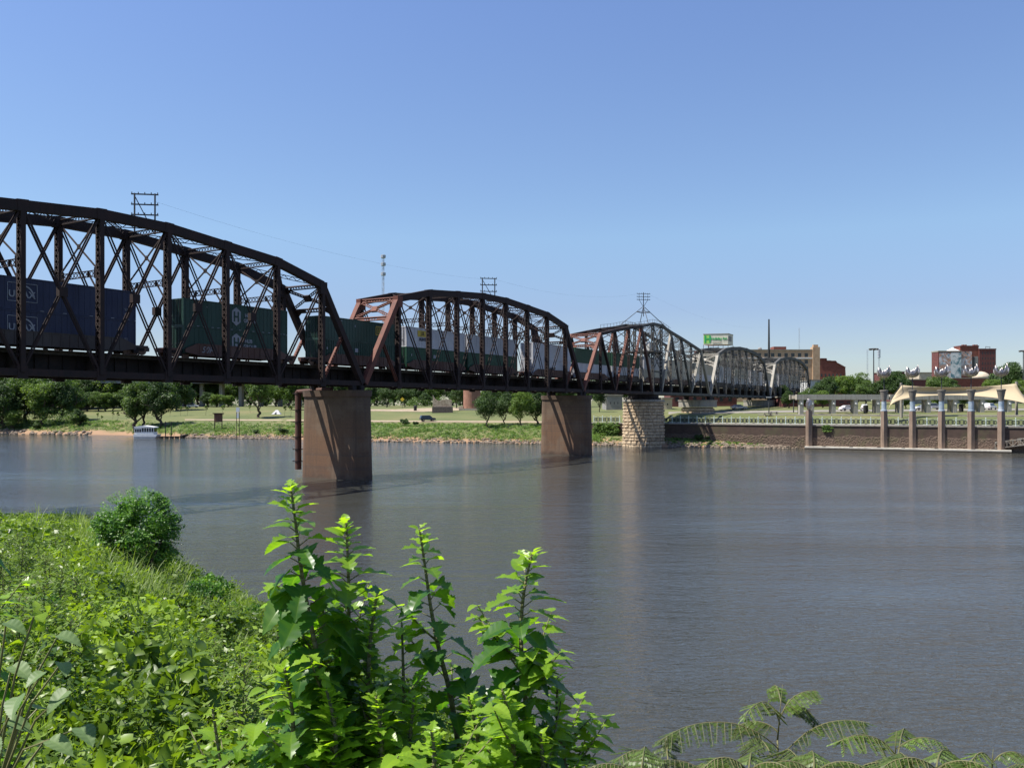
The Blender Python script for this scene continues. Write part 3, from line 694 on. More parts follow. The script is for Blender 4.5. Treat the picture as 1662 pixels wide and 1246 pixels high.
def art_hub(P, root, ln, h):
    c = 7.0; r = .85; hexa = [(c,2.55),(c+.62,2.15),(c+.62,.95),(c,.5),(c-.62,.95),(c-.62,2.15)]
    sidepoly(P, root, hexa, P_LOGO)
    bars(P, root, [((c-.27,.95),(c-.27,2.1)),((c+.27,.95),(c+.27,2.1)),((c-.27,1.52),(c+.27,1.52))], P_GREEN, .2, 'letter', .02)
    sidetext(P, root, c+1.75, 1.75, 'HUB', .55, P_LOGO, bold=.02); sidetext(P, root, c+1.95, 1.15, 'GROUP', .55, P_LOGO, bold=.02)
    [bars(P, root, [((s,.05),(s+.3,.05))], P_LOGO, .06, 'reflector') for s in (.9,1.7,2.5,3.6,4.4,5.3,6.2,7.4,8.5,9.3,10.8,11.7,12.6,13.4,14.0)]
    sidetext(P, root, 3.0, 2.2, '53', .2, P_LOGO)
def art_box(P, root, ln, h):
    c = 11.2; sq = [(c-.6,1.2),(c+.6,1.2),(c+.6,2.3),(c-.6,2.3)]; bars(P, root, list(zip(sq, sq[1:]+sq[:1])), P_YEL, .1); bars(P, root, [((c-.2,1.35),(c-.2,2.15)),((c+.2,1.35),(c+.2,2.15))], P_YEL, .14, 'letter')
    sidetext(P, root, 3.4, 2.5, 'EMHU 286041', .2, P_LOGO); bars(P, root, [((6.4,1.9),(6.4,2.15))], P_LOGO, .12)
def art_low(P, root, ln, h):
    sidepoly(P, root, [(6.4,1.5),(7.0,1.5),(7.0,2.0),(6.4,2.0)], P_LOGO, 'placard')
    bars(P, root, [((6.4,.6),(6.8,.6)),((1.2,1.6),(1.2,1.9))], P_LOGO, .2)
def art_jb(P, root, ln, h):
    sidepoly(P, root, [(2.6,1.6),(5.0,1.6),(5.0,2.5),(2.6,2.5)], P_YEL, 'placard'); sidetext(P, root, 3.8, 2.05, 'J.B.', .75, P_BLACK, bold=.02, off=.02)
    sidetext(P, root, 3.8, 1.2, 'HUNT', .62, P_BLUE, bold=.02)
def art_swft(P, root, ln, h):
    sidetext(P, root, 6.9, 1.1, 'SWIFT', 1.15, P_BLACK, bold=.03); sidetext(P, root, 12.5, 2.3, 'SWFU', .25, P_BLACK)
def art_pl(P, root, ln, h): sidetext(P, root, 9.4, 1.7, 'PACER', .6, P_BLACK)
def well_car(s0, ln, mat, label, graf=None):
    root = thing('well_car', label, 'railway wagon', tuple(B(s0+ln/2, LC, 14.45)), 0, 'well cars of the container train')
    P = lambda s, l, z: B(s0+s, LC+l, z)
    mb = MB()
    for l in (-CW/2-.16, CW/2+.16):
        pts = [(.2,15.35),(.2,15.0),(1.9,14.72),(ln-1.9,14.72),(ln-.2,15.0),(ln-.2,15.35),(ln-1.6,15.95),(1.6,15.95)]
        n = len(pts); mb.add([P(a,l-.05,z) for a,z in pts]+[P(a,l+.05,z) for a,z in pts], [tuple(range(n)), tuple(range(2*n-1,n-1,-1))]+[(i,i+n,(i+1)%n+n,(i+1)%n) for i in range(n)])
        for z in (14.75, 15.95): mb.beam(P(1.7,l,z), P(ln-1.7,l,z), .18, .08, UP)
        for k in range(14): a = 2.0+k*(ln-4)/13; mb.beam(P(a,l-.06*(1 if l<0 else -1),14.78), P(a,l-.06*(1 if l<0 else -1),15.9), .06, .1, DV)
    for k in range(6): a = 2+k*(ln-4)/5; mb.beam(P(a,-CW/2-.1,14.8), P(a,CW/2+.1,14.8), .3, .14, UP)
    mb.build('side_sill', mat, root)
    for e in (0, 1):
        a = -.7 if e == 0 else ln+.7; mb = MB(); mb.beam(P(a-.85,0,15.3), P(a+.85,0,15.3), 1.9, .22, UP)
        mb.beam(P(a-1.5,0,15.1), P(a+1.5,0,15.1), .45, .4, UP); mb.build('end_platform', mat, root)
    for e in (0, 1):
        a = -.1 if e == 0 else ln+.1; tr = MB()
        for l in (-.95,.95): tr.beam(P(a-.95,l,15.0), P(a+.95,l,15.0), .14, .25, UP); tr.beam(P(a-.3,l,14.85), P(a+.3,l,14.85), .2, .5, UP)
        tr.beam(P(a,-1,15.0), P(a,1,15.0), .3, .3, UP); tk = tr.build('truck_frame', DECKM, root)
        for w_ in (-.87,.87):
            wh = MB(); wh.tube(P(a+w_,-.85,14.9), P(a+w_,.85,14.9), .08, n=8)
            for l in (-.75,.75): wh.tube(P(a+w_,l-.07,14.92), P(a+w_,l+.07,14.92), .46, n=20)
            wh.build('wheelset', RAIL, root)
    mb = MB(); mb.tube(P(-.2,-CW/2-.1,15.3), P(-.2,-CW/2-.1,16.3), .03, n=6); mb.beam(P(-.2,-CW/2-.1,16.3), P(-.2,-CW/2+.4,16.3), .04, .04, UP); mb.build('brake_stand', WIREM, root)
    if graf:
        f = lambda s, l, z: B(s0+s, LC+l-.22, z); t = text_mb(graf, .95, .005, bold=.0, shear=.3); mb = MB(); mb.f = t.f; mb.m = t.m
        mb.v = [tuple(P(3.0+v[0], -CW/2-.235-v[2], 15.33+v[1])) for v in t.v]; mb.build('graffiti', P_GRAF, root)
    return root
LEN = 14.7; CZ = 14.9
def pair(s, ln, up, lo, uplab, lolab, ua=None, la=None, ribl=False, car=P_CARD, carlab=None, graf=None):
    container(s, ln, CZ+2.9, up, uplab, ua); container(s, ln, CZ, lo, lolab, la, ribl); well_car(s-.1, ln+.2, car, carlab, graf)
pair((5.58)*U, LEN, P_BLUE, P_BLUE, 'blue container stacked on top at the left edge, white framed arc emblem', 'lower blue container at the left edge with white framed arc emblem', art_umax, art_umax, carlab='dark well car under the two blue containers')
container((5.58-2.6)*U, LEN, CZ+2.9, P_BLUE, 'blue container stacked on top, left of the blue one with the arc emblem'); container((5.58-2.6)*U, LEN, CZ, P_BLUE, 'lower blue container at the far left end of the train')
pair(8.50*U, LEN, P_GREEN, P_GREEN, 'upper dark green container with white hexagon H emblem', 'lower dark green container with white hexagon H emblem', art_hub, art_hub, car=P_CAR, carlab='rust brown well car with pale graffiti under the hexagon containers', graf='50R')
pair(11.42*U, LEN, P_GREEN, P_GREEN, 'smooth dark green container on top beside the first pier, yellow square mark', 'ribbed dark green container below the one with the yellow square mark', art_box, art_low, True, car=P_CAR, carlab='brown well car above the nearest concrete pier')
pair(13.90*U, LEN, P_WHITE, P_GREEN2, 'pale grey white container with yellow placard near the left end of the middle span', 'green container under the white one with the yellow placard', art_jb, art_low, car=P_CAR, carlab='brown well car under the white container with the yellow placard')
pair(16.14*U, LEN, P_LILAC, P_GREEN2, 'plain pale grey container on top in the middle of the middle span', 'green container under the plain pale grey one', None, None, car=P_CAR, carlab='brown well car under the plain pale grey container')
pair(19.10*U, LEN, P_WHITE, P_WHITE, 'white container stacked on the one lettered SWIFT', 'white container with black SWIFT lettering low on its side', None, art_swft, car=P_CAR, carlab='brown well car under the white container lettered SWIFT')
pair(21.46*U, LEN, P_GREEN2, P_WHITE, 'green container on top at the left end of the swing span', 'white container below the green one at the left end of the swing span', None, None, car=P_CAR, carlab='brown well car at the left end of the swing span')
pair(23.95*U, LEN, P_GREEN2, P_LILAC, 'green container on top just before the round stone pier', 'pale container below, just before the round stone pier', None, None, carlab='dark well car just before the round stone pier')
pair(26.45*U, LEN, P_LILAC, P_CREAM, 'pale grey container on top just past the swing span tower', 'cream container below, just past the swing span tower', art_pl, None, car=P_CAR, carlab='brown well car just past the swing span tower')
pair(28.95*U, LEN, P_CREAM, P_CREAM, 'cream container on top inside the grey right arm of the swing span', 'cream container below inside the grey right arm of the swing span', None, None, car=P_CAR, carlab='brown well car inside the grey right arm of the swing span')
k_ = 0
for s_ in [31.45+2.5*i for i in range(7)]:
    w1 = ['first','second','third','fourth','fifth','sixth','last'][k_]
    pair(s_*U, LEN, P_CREAM if k_ % 2 == 0 else P_LILAC, P_WHITE, w1+' upper pale container inside the two far grey spans, counted from the left', w1+' lower white container inside the two far grey spans, counted from the left', car=P_CARD, carlab=w1+' well car inside the two far grey spans, counted from the left'); k_ += 1
# ------------------------------------------------------------------ river wall, dock, railing
def walldir(px):
    Y = lin(WL, px); return Vector((wx(px, Y), Y, 0))
def wall():
    m = MT('brown_river_wall', .95); pos = m.n('ShaderNodeNewGeometry').outputs['Position']; z = m.sep(pos)[2]
    smooth = m.ramp(m.noise(1.0, 5, .6, pos), [(.3,(.055,.036,.028)),(.7,(.085,.055,.042))])
    rocks = m.n('ShaderNodeTexVoronoi'); rocks.inputs['Scale'].default_value = 3.2; m.l(pos, rocks.inputs['Vector'])
    rk = m.ramp(rocks.outputs['Distance'], [(.05,(.05,.032,.024)),(.5,(.13,.09,.066))])
    edge = m.math('ADD', z, m.math('MULTIPLY', m.noise(.35, 5, .65, pos), 2.2)); k = m.ramp(m.math('DIVIDE', edge, 6), [(.62,1.0),(.66,0.0)])
    c = m.mix(k, smooth, rk); c = m.mix(m.ramp(m.noise(.28, 6, .7, pos), [(.5,0.0),(.66,.55)]), c, (.08,.085,.035)); m.color(c)
    m.bump(m.math('MULTIPLY', rocks.outputs['Distance'], k), 1, .15)
    root = thing('river_wall', 'long brown river wall with rough rock facing along its foot', 'retaining wall', tuple(walldir(1310)))
    for (a, b) in ((960,1310),(1310,2400)):
        mb = MB(); p, q = walldir(a), walldir(b)
        mb.beam(p+UP*1.0, q+UP*1.0, .7, 8, UP); mb.build('wall_face', m.m, root)
        mb = MB(); mb.beam(p+UP*5.12, q+UP*5.12, 1.0, .26, UP); mb.build('coping', CONC, root)
    return root
wall()
def dock():
    root = thing('dock_ledge', 'long pale concrete ledge along the foot of the river wall', 'dock', tuple(walldir(1500)))
    p, q = walldir(1308), walldir(1640); d = (q-p).normalized(); n = Vector((d.y,-d.x,0)); n = n if n.y < 0 else -n
    c = mottled('pale_dock_concrete', (.42,.38,.32), (.60,.56,.48), 1.2, .85, .3, world=True)
    mb = MB(); mb.beam(p+n*1.3+UP*.45, q+n*1.3+UP*.45, 2.0, .3, UP); mb.build('deck_slab', c, root)
    mb = MB(); mb.beam(p+n*2.2+UP*.12, q+n*2.2+UP*.12, .3, .36, UP)
    for i in range(40): mb.beam(p+(q-p)*(i+.5)/40+n*1.9-UP*1, p+(q-p)*(i+.5)/40+n*1.9+UP*.3, .3, .3, n)
    mb.build('fender_beam', TIE, root)
    for i, f_ in enumerate((.10,.24,.38,.5,.66,.83)):
        mb = MB(); c_ = p+(q-p)*f_+n*1.6; mb.beam(c_+UP*.6-d*.35, c_+UP*.6+d*.35, .25, .2, UP); mb.build('mooring_cleat', BLACKM, root)
dock()
def gangway():
    a = Vector((wx(1612,172.5),172.5,wz(727,172.5))); b = Vector((wx(1700,166.5),166.5,wz(717,166.5))); root = thing('gangway', 'grey metal truss gangway at the right end of the dock ledge', 'gangway', tuple(a))
    m = GREYP; mb = MB(); mb.beam(a-UP*.2, b-UP*.2, 1.4, .15, UP); mb.build('walking_deck', DECKM, root)
    for o in (Vector((0,-.7,0)), Vector((0,.7,0))):
        mb = MB(); mb.beam(a+o, b+o, .12, .12, UP); mb.beam(a+o+UP*1.2, b+o+UP*1.2, .12, .12, UP); n = 9
        for i in range(n+1):
            p = a+(b-a)*i/n+o; mb.beam(p, p+UP*1.2, .09, .09, DV)
            if i < n: q = a+(b-a)*(i+1)/n+o; mb.beam(p if i%2 else p+UP*1.2, q+UP*1.2 if i%2 else q, .07, .07, UP)
        mb.build('side_truss', m, root)
gangway()
MINT = mottled('pale_mint_paint', (.42,.50,.44), (.55,.62,.55), 2, .6, 0)
RINGM = mottled('dark_bronze_rings', (.02,.03,.028), (.045,.055,.05), 2, .6, 0)
def railing(pa, pb, label, inset=.2):
    p, q = walldir(pa), walldir(pb); L = (q-p).length; d = (q-p).normalized(); root = thing('railing', label, 'railing', tuple(p+UP*5.25), 0, 'railing sections on the river wall')
    n = max(1, round(L/2.05)); z0 = 5.25
    for i in range(n+1):
        c = p+d*(L*i/n); mb = MB(); mb.beam(c+UP*z0, c+UP*(z0+1.55), .15, .15, d); mb.tube(c+UP*(z0+1.55), c+UP*(z0+1.72), .12, .05, n=8); mb.build('railing_post', MINT, root)
    for i in range(n):
        a = p+d*(L*i/n+.1); b = p+d*(L*(i+1)/n-.1); mb = MB(); c = (a+b)/2
        mb.beam(a+UP*(z0+1.3), b+UP*(z0+1.3), .07, .07, UP); mb.beam(a+UP*(z0+.2), b+UP*(z0+.2), .06, .06, UP)
        for e_ in (a, b): mb.beam(e_+UP*(z0+.18), e_+UP*(z0+1.32), .06, .06, d)
        fr = mb.build('rail_frame', MINT, root)
        mb = MB()
        for cx_, r in ((0,.52),(-.62,.34),(.62,.34)):
            m_ = c+d*cx_+UP*(z0+.75); pts = [m_+d*(r*math.cos(t))+UP*(r*math.sin(t)) for t in [k*math.pi/7 for k in range(15)]]
            for u_, v_ in zip(pts, pts[1:]): mb.beam(u_, v_, .08, .13, UP)
        for k in range(9): m_ = a+(b-a)*(k+.5)/9; mb.beam(m_+UP*(z0+.22), m_+UP*(z0+1.28), .05, .05, d)
        mb.build('ring_panel', RINGM, root)
railing(964, 1006, 'short railing section left of the round stone pier')
railing(1078, 1306, 'long mint railing section between the stone pier and the first wall column')
cols = [1313.5, 1435, 1481, 1528, 1575.8, 1624.5]
nm = ['first and second','second and third','third and fourth','fourth and fifth','fifth and sixth']
for i in range(5): railing(cols[i]+5.5, cols[i+1]-5.5, 'mint railing section between the '+nm[i]+' wall columns, counted from the left')
railing(1631, 1720, 'mint railing section at the right edge beyond the last wall column')
SILVER = MT('polished_silver', .38, .85).color((.34,.31,.30)).m
BLUEW = mottled('pale_blue_cladding', (.20,.27,.33), (.42,.46,.50), .7, .5, 0, world=True)
COLC = streaked('brown_column_concrete', (.17,.12,.088), (.25,.18,.135), (.10,.07,.052), .9, .6)
d_ = (walldir(1662)-walldir(1310)).normalized(); n_ = Vector((d_.y,-d_.x,0)); n_ = n_ if n_.y < 0 else -n_
def wall_column(px, label, sculpt, zt=8.2):
    c = walldir(px)+n_*.75; root = thing('wall_column', label, 'column', (c.x,c.y,0), 0, 'columns standing along the river wall')
    mb = MB(); w_ = .66; foot = [(-w_,.6),(-w_,-.2),(0,-.75),(w_,-.2),(w_,.6)]
    P = lambda x, y, z: tuple(c+d_*x-n_*y*1+UP*z)
    mb.prism(foot, -1, zt, fn=P); mb.build('shaft', COLC, root)
    if sculpt:
        mb = MB(); mb.lathe([(.62,zt),(.62,zt+.25),(.5,zt+.3),(.5,zt+2.0),(.55,zt+2.05)], 14, (c.x,c.y,0)); mb.build('clad_drum', BLUEW, root)
        mb = MB(); mb.lathe([(.42,zt+2.0),(.78,zt+4.05),(.82,zt+4.15)], 16, (c.x,c.y,0)); mb.lathe([(.86,zt+4.15),(.86,zt+4.42),(.6,zt+4.45)], 16, (c.x,c.y,0)); mb.build('flared_capital', CONCD, root)
        mb = MB(); mb.tube((c.x,c.y,zt+4.4), (c.x,c.y,zt+6.9), .09, n=8); mb.build('mast', WIREM, root)
        petal_bowl((c.x,c.y,zt+6.9), root)
    else:
        mb = MB(); rr = random.Random(4); prof = [(.3,zt),(.5,zt+.5),(.62,zt+1.2),(.55,zt+1.9),(.3,zt+2.5),(.05,zt+2.7)]
        mb.lathe(prof, 9, (c.x,c.y,0)); mb.v = [(x+rr.uniform(-.1,.1), y+rr.uniform(-.1,.1), z) for x,y,z in mb.v]; mb.build('crystal_finial', SILVER, root)
def petal_bowl(c, root):
    """open silver bowl of curling petals"""
    mb = MB(); N = 8
    for k in range(N):
        a0 = 2*math.pi*k/N+.2; ht = (1.0 if k % 2 else 1.5)*(1.15 if k in (0,7,1) else .95); W = .62
        prev = None; pts = []
        for j in range(8):
            t = j/7; r = 1.3*math.sin(min(t*1.9, 1.65)); z = .1+1.75*t*t*ht/1.2+.1*t; ww = W*(math.sin(math.pi*min(1,.12+t*.85)))*.95+.02
            cc = Vector((r*math.cos(a0), r*math.sin(a0), z)); sd = Vector((-math.sin(a0), math.cos(a0), 0))*ww
            pts.append((cc-sd, cc+Vector((.12*math.cos(a0),.12*math.sin(a0),-.05)), cc+sd))
        vv = [Vector(c)+p for tr in pts for p in tr]; fs = []
        for j in range(7):
            for q in range(2): i = j*3+q; fs.append((i,i+1,i+4,i+3))
        mb.add(vv, fs)
    mb.tube(Vector(c)-UP*.1, Vector(c)+UP*.35, .12, .3, 10)
    o = mb.build('petal_bowl', SILVER, root, smooth=True); s = o.modifiers.new('thick', 'SOLIDIFY'); s.thickness = .05
labs = ['plain brown wall column topped by a small crystal shape, first from the left','wall column with silver petal bowl, second column from the left','wall column with silver petal bowl at the left mast of the tan sail, third column from the left','wall column with silver petal bowl, fourth column from the left','wall column with silver petal bowl in front of the mural building, fifth column from the left','wall column with silver petal bowl near the right mast of the tan sail, last column']
for i, px in enumerate(cols): wall_column(px, labs[i], i > 0, 8.25 if i else 8.3)
# ---- tan sail canopy
def sail():
    m = MT('tan_sail_fabric', .8); m.color((.43,.345,.22)); 
    m.b.inputs['Transmission Weight'].default_value = 0
    root = thing('sail_canopy', 'large tan fabric sail stretched between two masts on the park promenade', 'canopy', (wx(1556,196),196,6.5))
    TL = Vector((wx(1464,192),192,wz(625,192))); TR = Vector((wx(1649,192),192,wz(622.5,192)))
    BL = Vector((wx(1441,186),186,wz(668,186))); BR = Vector((wx(1690,184),184,wz(670,184)))
    n = 30; mrows = 10; vv = []
    ridge_c = lambda u: TL.lerp(TR, u)-UP*(1.3*4*u*(1-u)*.5)
    lowc = lambda u: Vector((wx(1470+178*u,190), 191-8*0+(-3+5*u*(1-u)*4*.9), wz(655-55*u*(1-u)*1.05, 190)))
    for j in range(mrows+1):
        v_ = j/mrows
        for i in range(n+1):
            u = i/n; a = ridge_c(u); q = BL.lerp(BR, u); arch = 4*u*(1-u)
            b = Vector((q.x*(1-arch*.0)+0, q.y+6.5*arch**.8, q.z+(wz(641.5,192)-q.z)*(arch**.45)))
            lowx = BL.x+(BR.x-BL.x)*u
            p = a.lerp(b, v_); p.y += 1.1*math.sin(math.pi*v_); vv.append(p)
    fs = [(j*(n+1)+i, j*(n+1)+i+1, (j+1)*(n+1)+i+1, (j+1)*(n+1)+i) for j in range(mrows) for i in range(n)]
    mb = MB(); mb.add(vv, fs); o = mb.build('fabric', m.m, root, smooth=True); s = o.modifiers.new('thick', 'SOLIDIFY'); s.thickness = .04
    for px, top, foot in ((1463,621,678),(1650,619,683)):
        Y = 192.6; mb = MB(); mb.tube((wx(px,Y),Y,6.2), (wx(px-.5,Y),Y,wz(top,Y)), .32, .26, 14); mb.build('mast', CONC, root)
    for (p, q) in ((TL, BL),(TR, BR)):
        mb = MB(); mb.tube(p+UP*.5, q+Vector((-2 if p is TL else 2,0,-1)), .04, n=5); mb.build('stay_cable', WIREM, root)
sail()
# ---- colonnade
def colonnade(px0, px1, posts, label, Y=213):
    root = thing('colonnade', label, 'colonnade', (wx((px0+px1)/2,Y),Y,7), 0, 'concrete colonnades of the riverfront park')
    zt, zb_ = wz(640,Y), wz(648.6,Y); x0, x1 = wx(px0,Y), wx(px1,Y)
    mb = MB(); mb.box(x0,x1,Y-.6,Y+.6,zb_,zt); mb.build('front_beam', CONCL, root)
    mb = MB(); mb.box(x0,x1,Y+4.4,Y+5.4,zb_+.05,zt-.05); mb.build('rear_beam', CONC, root)
    mb = MB()
    k = x0+.6
    while k < x1: mb.box(k-.25,k+.25,Y+.6,Y+4.4,zb_+.25,zt-.25); k += 2.2
    mb.build('cross_beams', CONC, root)
    for px in posts:
        mb = MB(); x = wx(px,Y); mb.box(x-.5,x+.5,Y-.48,Y+.48,6.6,zb_); mb.build('column', CONCL, root)
        mb = MB(); mb.tube((x+.6*0,Y-.5,zb_-1.0), (x,Y-.85,zb_-1.0), .22, n=10); mb.build('wall_lamp', WHITE, root)
        mb = MB(); x = wx(px,Y)+1.4; mb.box(x-.45,x+.45,Y+4.45,Y+5.35,6.8,zb_+.05); mb.build('column', CONC, root)
colonnade(1292, 1441, [1300,1317,1352,1388,1424], 'concrete colonnade left of the tan sail')
colonnade(1443, 1760, [1462,1506,1549,1593,1637,1690,1740], 'long concrete colonnade behind the tan sail')
def slab(name, label, px0, px1, Y0, Y1, lift, mat, n=16, off=None):
    """pavement or road laid on the far ground, a real step above it"""
    mb = MB()
    for i in range(n+1):
        px = px0+(px1-px0)*i/n
        for Y, in ((Y0,),(Y1,)):
            Yy = Y(px) if callable(Y) else Y
            for zz in (-.6, lift): mb.v.append((wx(px,Yy), Yy, far_z(px,Yy)+zz))
    for i in range(n):
        a = i*4; b = a+4; mb.f += [(a+1,b+1,b+3,a+3),(a,a+1,a+3,a+2) if i == 0 else (a,b,b+1,a+1),(a,b,b+1,a+1),(a+2,a+3,b+3,b+2)]; mb.m += [0]*4
    tag(mb.build(name, mat), label, None, kind='structure')
PATH = mottled('sandy_path', (.24,.19,.13), (.34,.27,.19), .6, .95, .3, world=True); ROADM = mottled('pale_asphalt', (.17,.155,.135), (.25,.23,.20), .5, .9, .2, world=True)
slab('river_path', 'pale path along the far bank', 300, 960, lambda p: lin(SH,p)+31, lambda p: lin(SH,p)+35, .10, PATH, 40)
slab('park_road', 'pale sandy road climbing through the park', 560, 760, lambda p: 292+max(0,640-p)*.05+abs(p-690)*.08, lambda p: 306+abs(p-640)*.1, .14, PATH, 20)
slab('promenade', 'pale promenade pavement behind the railing', 1085, 2300, lambda p: lin(WL,p)+.75, lambda p: lin(WL,p)+4.5, .06, CONC, 40)
slab('terrace_kerb', 'low pale kerb line across the park lawn', 1230, 2300, lambda p: lin(WL,p)+16.5, lambda p: lin(WL,p)+17.6, .30, CONC, 40)
slab('parking_road', 'asphalt road with parked cars behind the colonnade', 1085, 2300, 224, 238, .08, ROADM, 40)
# ------------------------------------------------------------------ cars
def car_parts(root_loc, rz, mat, label, kind='sedan', L=4.6, name='parked_car', group='cars parked and driving in the park'):
    root = thing(name, label, 'car', root_loc, rz, group); root.rotation_euler = (0,0,rz)
    h = 1.45 if kind == 'sedan' else 1.75; W = 1.8
    if kind == 'sedan': body = [(-2.25,.35),(-2.3,.75),(-2.1,.95),(-1.45,1.0),(1.0,.95),(1.95,.85),(2.25,.65),(2.28,.35)]; cab = [(-1.7,.98),(-1.1,h-.03),(.25,h),(1.15,.94)]
    else: body = [(-2.25,.4),(-2.3,.9),(-2.2,1.08),(1.1,1.08),(2.05,.95),(2.28,.75),(2.3,.4)]; cab = [(-2.2,1.06),(-1.95,h-.05),(.45,h),(1.25,1.06)]
    k = L/4.6
    def ext(pts, y, yt, zt):
        f = MB(); n = len(pts); vv = []
        for sgn in (-1, 1):
            for x, z in pts: vv.append((x*k, sgn*(y if z < zt else yt), z))
        f.add(vv, [tuple(range(n)), tuple(range(2*n-1,n-1,-1))]+[(i,i+n,(i+1)%n+n,(i+1)%n) for i in range(n)]); return f
    ext(body, W/2, W/2-.04, 9).build('body', mat, root, local=True, bevel=.06)
    ext([(x, z) for x, z in cab], W/2-.06, W/2-.24, 1.2).build('cabin', mat, root, local=True, bevel=.04)
    g = [(x*.93+.0, z if z < 1.1 else z-.07) for x, z in cab]; gm = ext([(x*k*1.0, z) for x, z in g], W/2-.045, W/2-.21, 1.2)
    gm.build('side_window', GLASS, root, local=True)
    mb = MB(); a, b = cab[3], cab[2]; mb.add([((a[0]-.04)*k,-W/2+.12,a[1]+.05),((a[0]-.04)*k,W/2-.12,a[1]+.05),((b[0]+.1)*k,W/2-.28,b[1]-.06),((b[0]+.1)*k,-W/2+.28,b[1]-.06)], [(0,1,2,3)])
    mb.v = [(x+.03,y,z+.03) for x,y,z in mb.v]; mb.build('windscreen', GLASS, root, local=True)
    for x in (-1.4, 1.4):
        for y in (-W/2+.08, W/2-.08):
            mb = MB(); mb.tube((x*k,y-.11,.34), (x*k,y+.11,.34), .34, n=18); wv = mb.build('wheel', BLACKM, root, local=True)
            mb = MB(); s_ = -1 if y < 0 else 1; mb.tube((x*k,y+s_*.10,.34), (x*k,y+s_*.125,.34), .2, n=12); mb.build('rim', SILVER, wv, local=True)
    for y in (-.62, .62):
        mb = MB(); mb.box(2.2*k,2.3*k,y-.16,y+.16,.62,.76); mb.build('headlight', SILVER, root, local=True)
        mb = MB(); mb.box(-2.32*k,-2.24*k,y-.16,y+.16,.75,.9); mb.build('tail_light', mottled('red_lens', (.3,.01,.01), (.35,.02,.02), 2, .3, 0), root, local=True)
    return root
CARW = mottled('white_car_paint', (.66,.66,.66), (.74,.74,.74), 2, .25, 0); CARS = mottled('silver_car_paint', (.42,.43,.45), (.5,.5,.52), 2, .25, 0, metal=.5)
CARD = mottled('dark_blue_car_paint', (.02,.035,.06), (.03,.05,.08), 2, .2, 0); CARR = mottled('dark_red_car_paint', (.14,.02,.02), (.18,.03,.03), 2, .25, 0)
def gcar(px, Y, rz, mat, label, kind='sedan', L=4.6, lift=.1): car_parts((wx(px,Y), Y, far_z(px,Y)+lift), rz, mat, label, kind, L)
gcar(694, lin(SH,694)+33, .35, CARD, 'dark blue car driving on the path along the far bank', 'suv', lift=.12)
gcar(313, 345, .1, CARW, 'white car parked before the dark trees at the back of the left lawn', 'suv', lift=.02)
gcar(1376, 229, .2, CARW, 'white sedan parked behind the left colonnade', 'sedan', lift=.1)
gcar(1403, 227, 1.2, CARW, 'white suv facing the river behind the left colonnade', 'suv', lift=.1)
gcar(1497, 229, 3.2, CARW, 'white sedan parked under the left half of the sail', 'sedan', lift=.1)
gcar(1515, 234, .0, CARS, 'silver suv parked right behind the white sedan under the sail', 'suv', lift=.1)
gcar(1585, 231, 1.4, CARD, 'dark suv parked behind the fifth wall column', 'suv', lift=.1)
gcar(1607, 229, .7, CARW, 'white pickup sized car parked right of the dark suv under the sail', 'suv', lift=.1)
gcar(1199, 252, .1, CARS, 'silver car parked beneath the first far grey span', 'sedan', lift=.05)
# ------------------------------------------------------------------ buildings
def winwall(root, x0, x1, y, z0, z1, nx, nz, mat, fw=.55, fh=.55, m_x=.0, depth=.25, name='window', sillm=None):
    """real recessed-look windows: dark panes set in proud frames on a wall facing -Y at y"""
    cw, chh = (x1-x0)/nx, (z1-z0)/nz
    for j in range(nz):
        for i in range(nx):
            cx_, cz_ = x0+(i+.5)*cw, z0+(j+.5)*chh; hw, hh = cw*fw/2, chh*fh/2
            mb = MB(); mb.box(cx_-hw,cx_+hw,y-.03,y+.02,cz_-hh,cz_+hh); o = mb.build(name, mat, root)
            if sillm: 
                mb = MB(); mb.box(cx_-hw-.1,cx_+hw+.1,y-.14,y+.02,cz_-hh-.18,cz_-hh); mb.build('sill', sillm, o)
BR_TAN = mottled('tan_brick', (.36,.24,.15), (.46,.32,.21), .8, .9, .3, world=True); BR_RED = mottled('red_brick', (.15,.05,.035), (.22,.072,.052), .8, .9, .3, world=True)
BR_DRK = mottled('dark_red_brick', (.10,.035,.035), (.15,.055,.048), .8, .9, .3, world=True); ROOFW = mottled('white_roof', (.55,.55,.54), (.66,.66,.64), 1, .8, 0)
BEIGE = mottled('beige_render', (.42,.35,.26), (.52,.44,.34), .6, .9, .2, world=True); GRAYW = mottled('grey_cladding', (.20,.19,.18), (.27,.26,.24), .6, .8, .2, world=True)
def block(name, label, cat, px0, px1, Y, top, mat, depth=18, parts=None, zb_=None, roof=None, group=None):
    x0, x1 = wx(px0,Y), wx(px1,Y); z1 = wz(top,Y); z0 = far_z((px0+px1)/2, Y)-1 if zb_ is None else zb_
    root = thing(name, label, cat, ((x0+x1)/2, Y+depth/2, z0), 0, group)
    mb = MB(); mb.box(x0,x1,Y,Y+depth,z0,z1-.4); mb.build('wall', mat, root)
    mb = MB(); mb.box(x0-.3,x1+.3,Y-.3,Y+depth+.3,z1-.4,z1); mb.build('roof', roof or CONC, root)
    if parts: winwall(root, x0+.8, x1-.8, Y, z0+2+(0 if zb_ is None else 0), z1-1.5, parts[0], parts[1], GLASS, *(parts[2:] or ()))
    return root, x0, x1, z0, z1
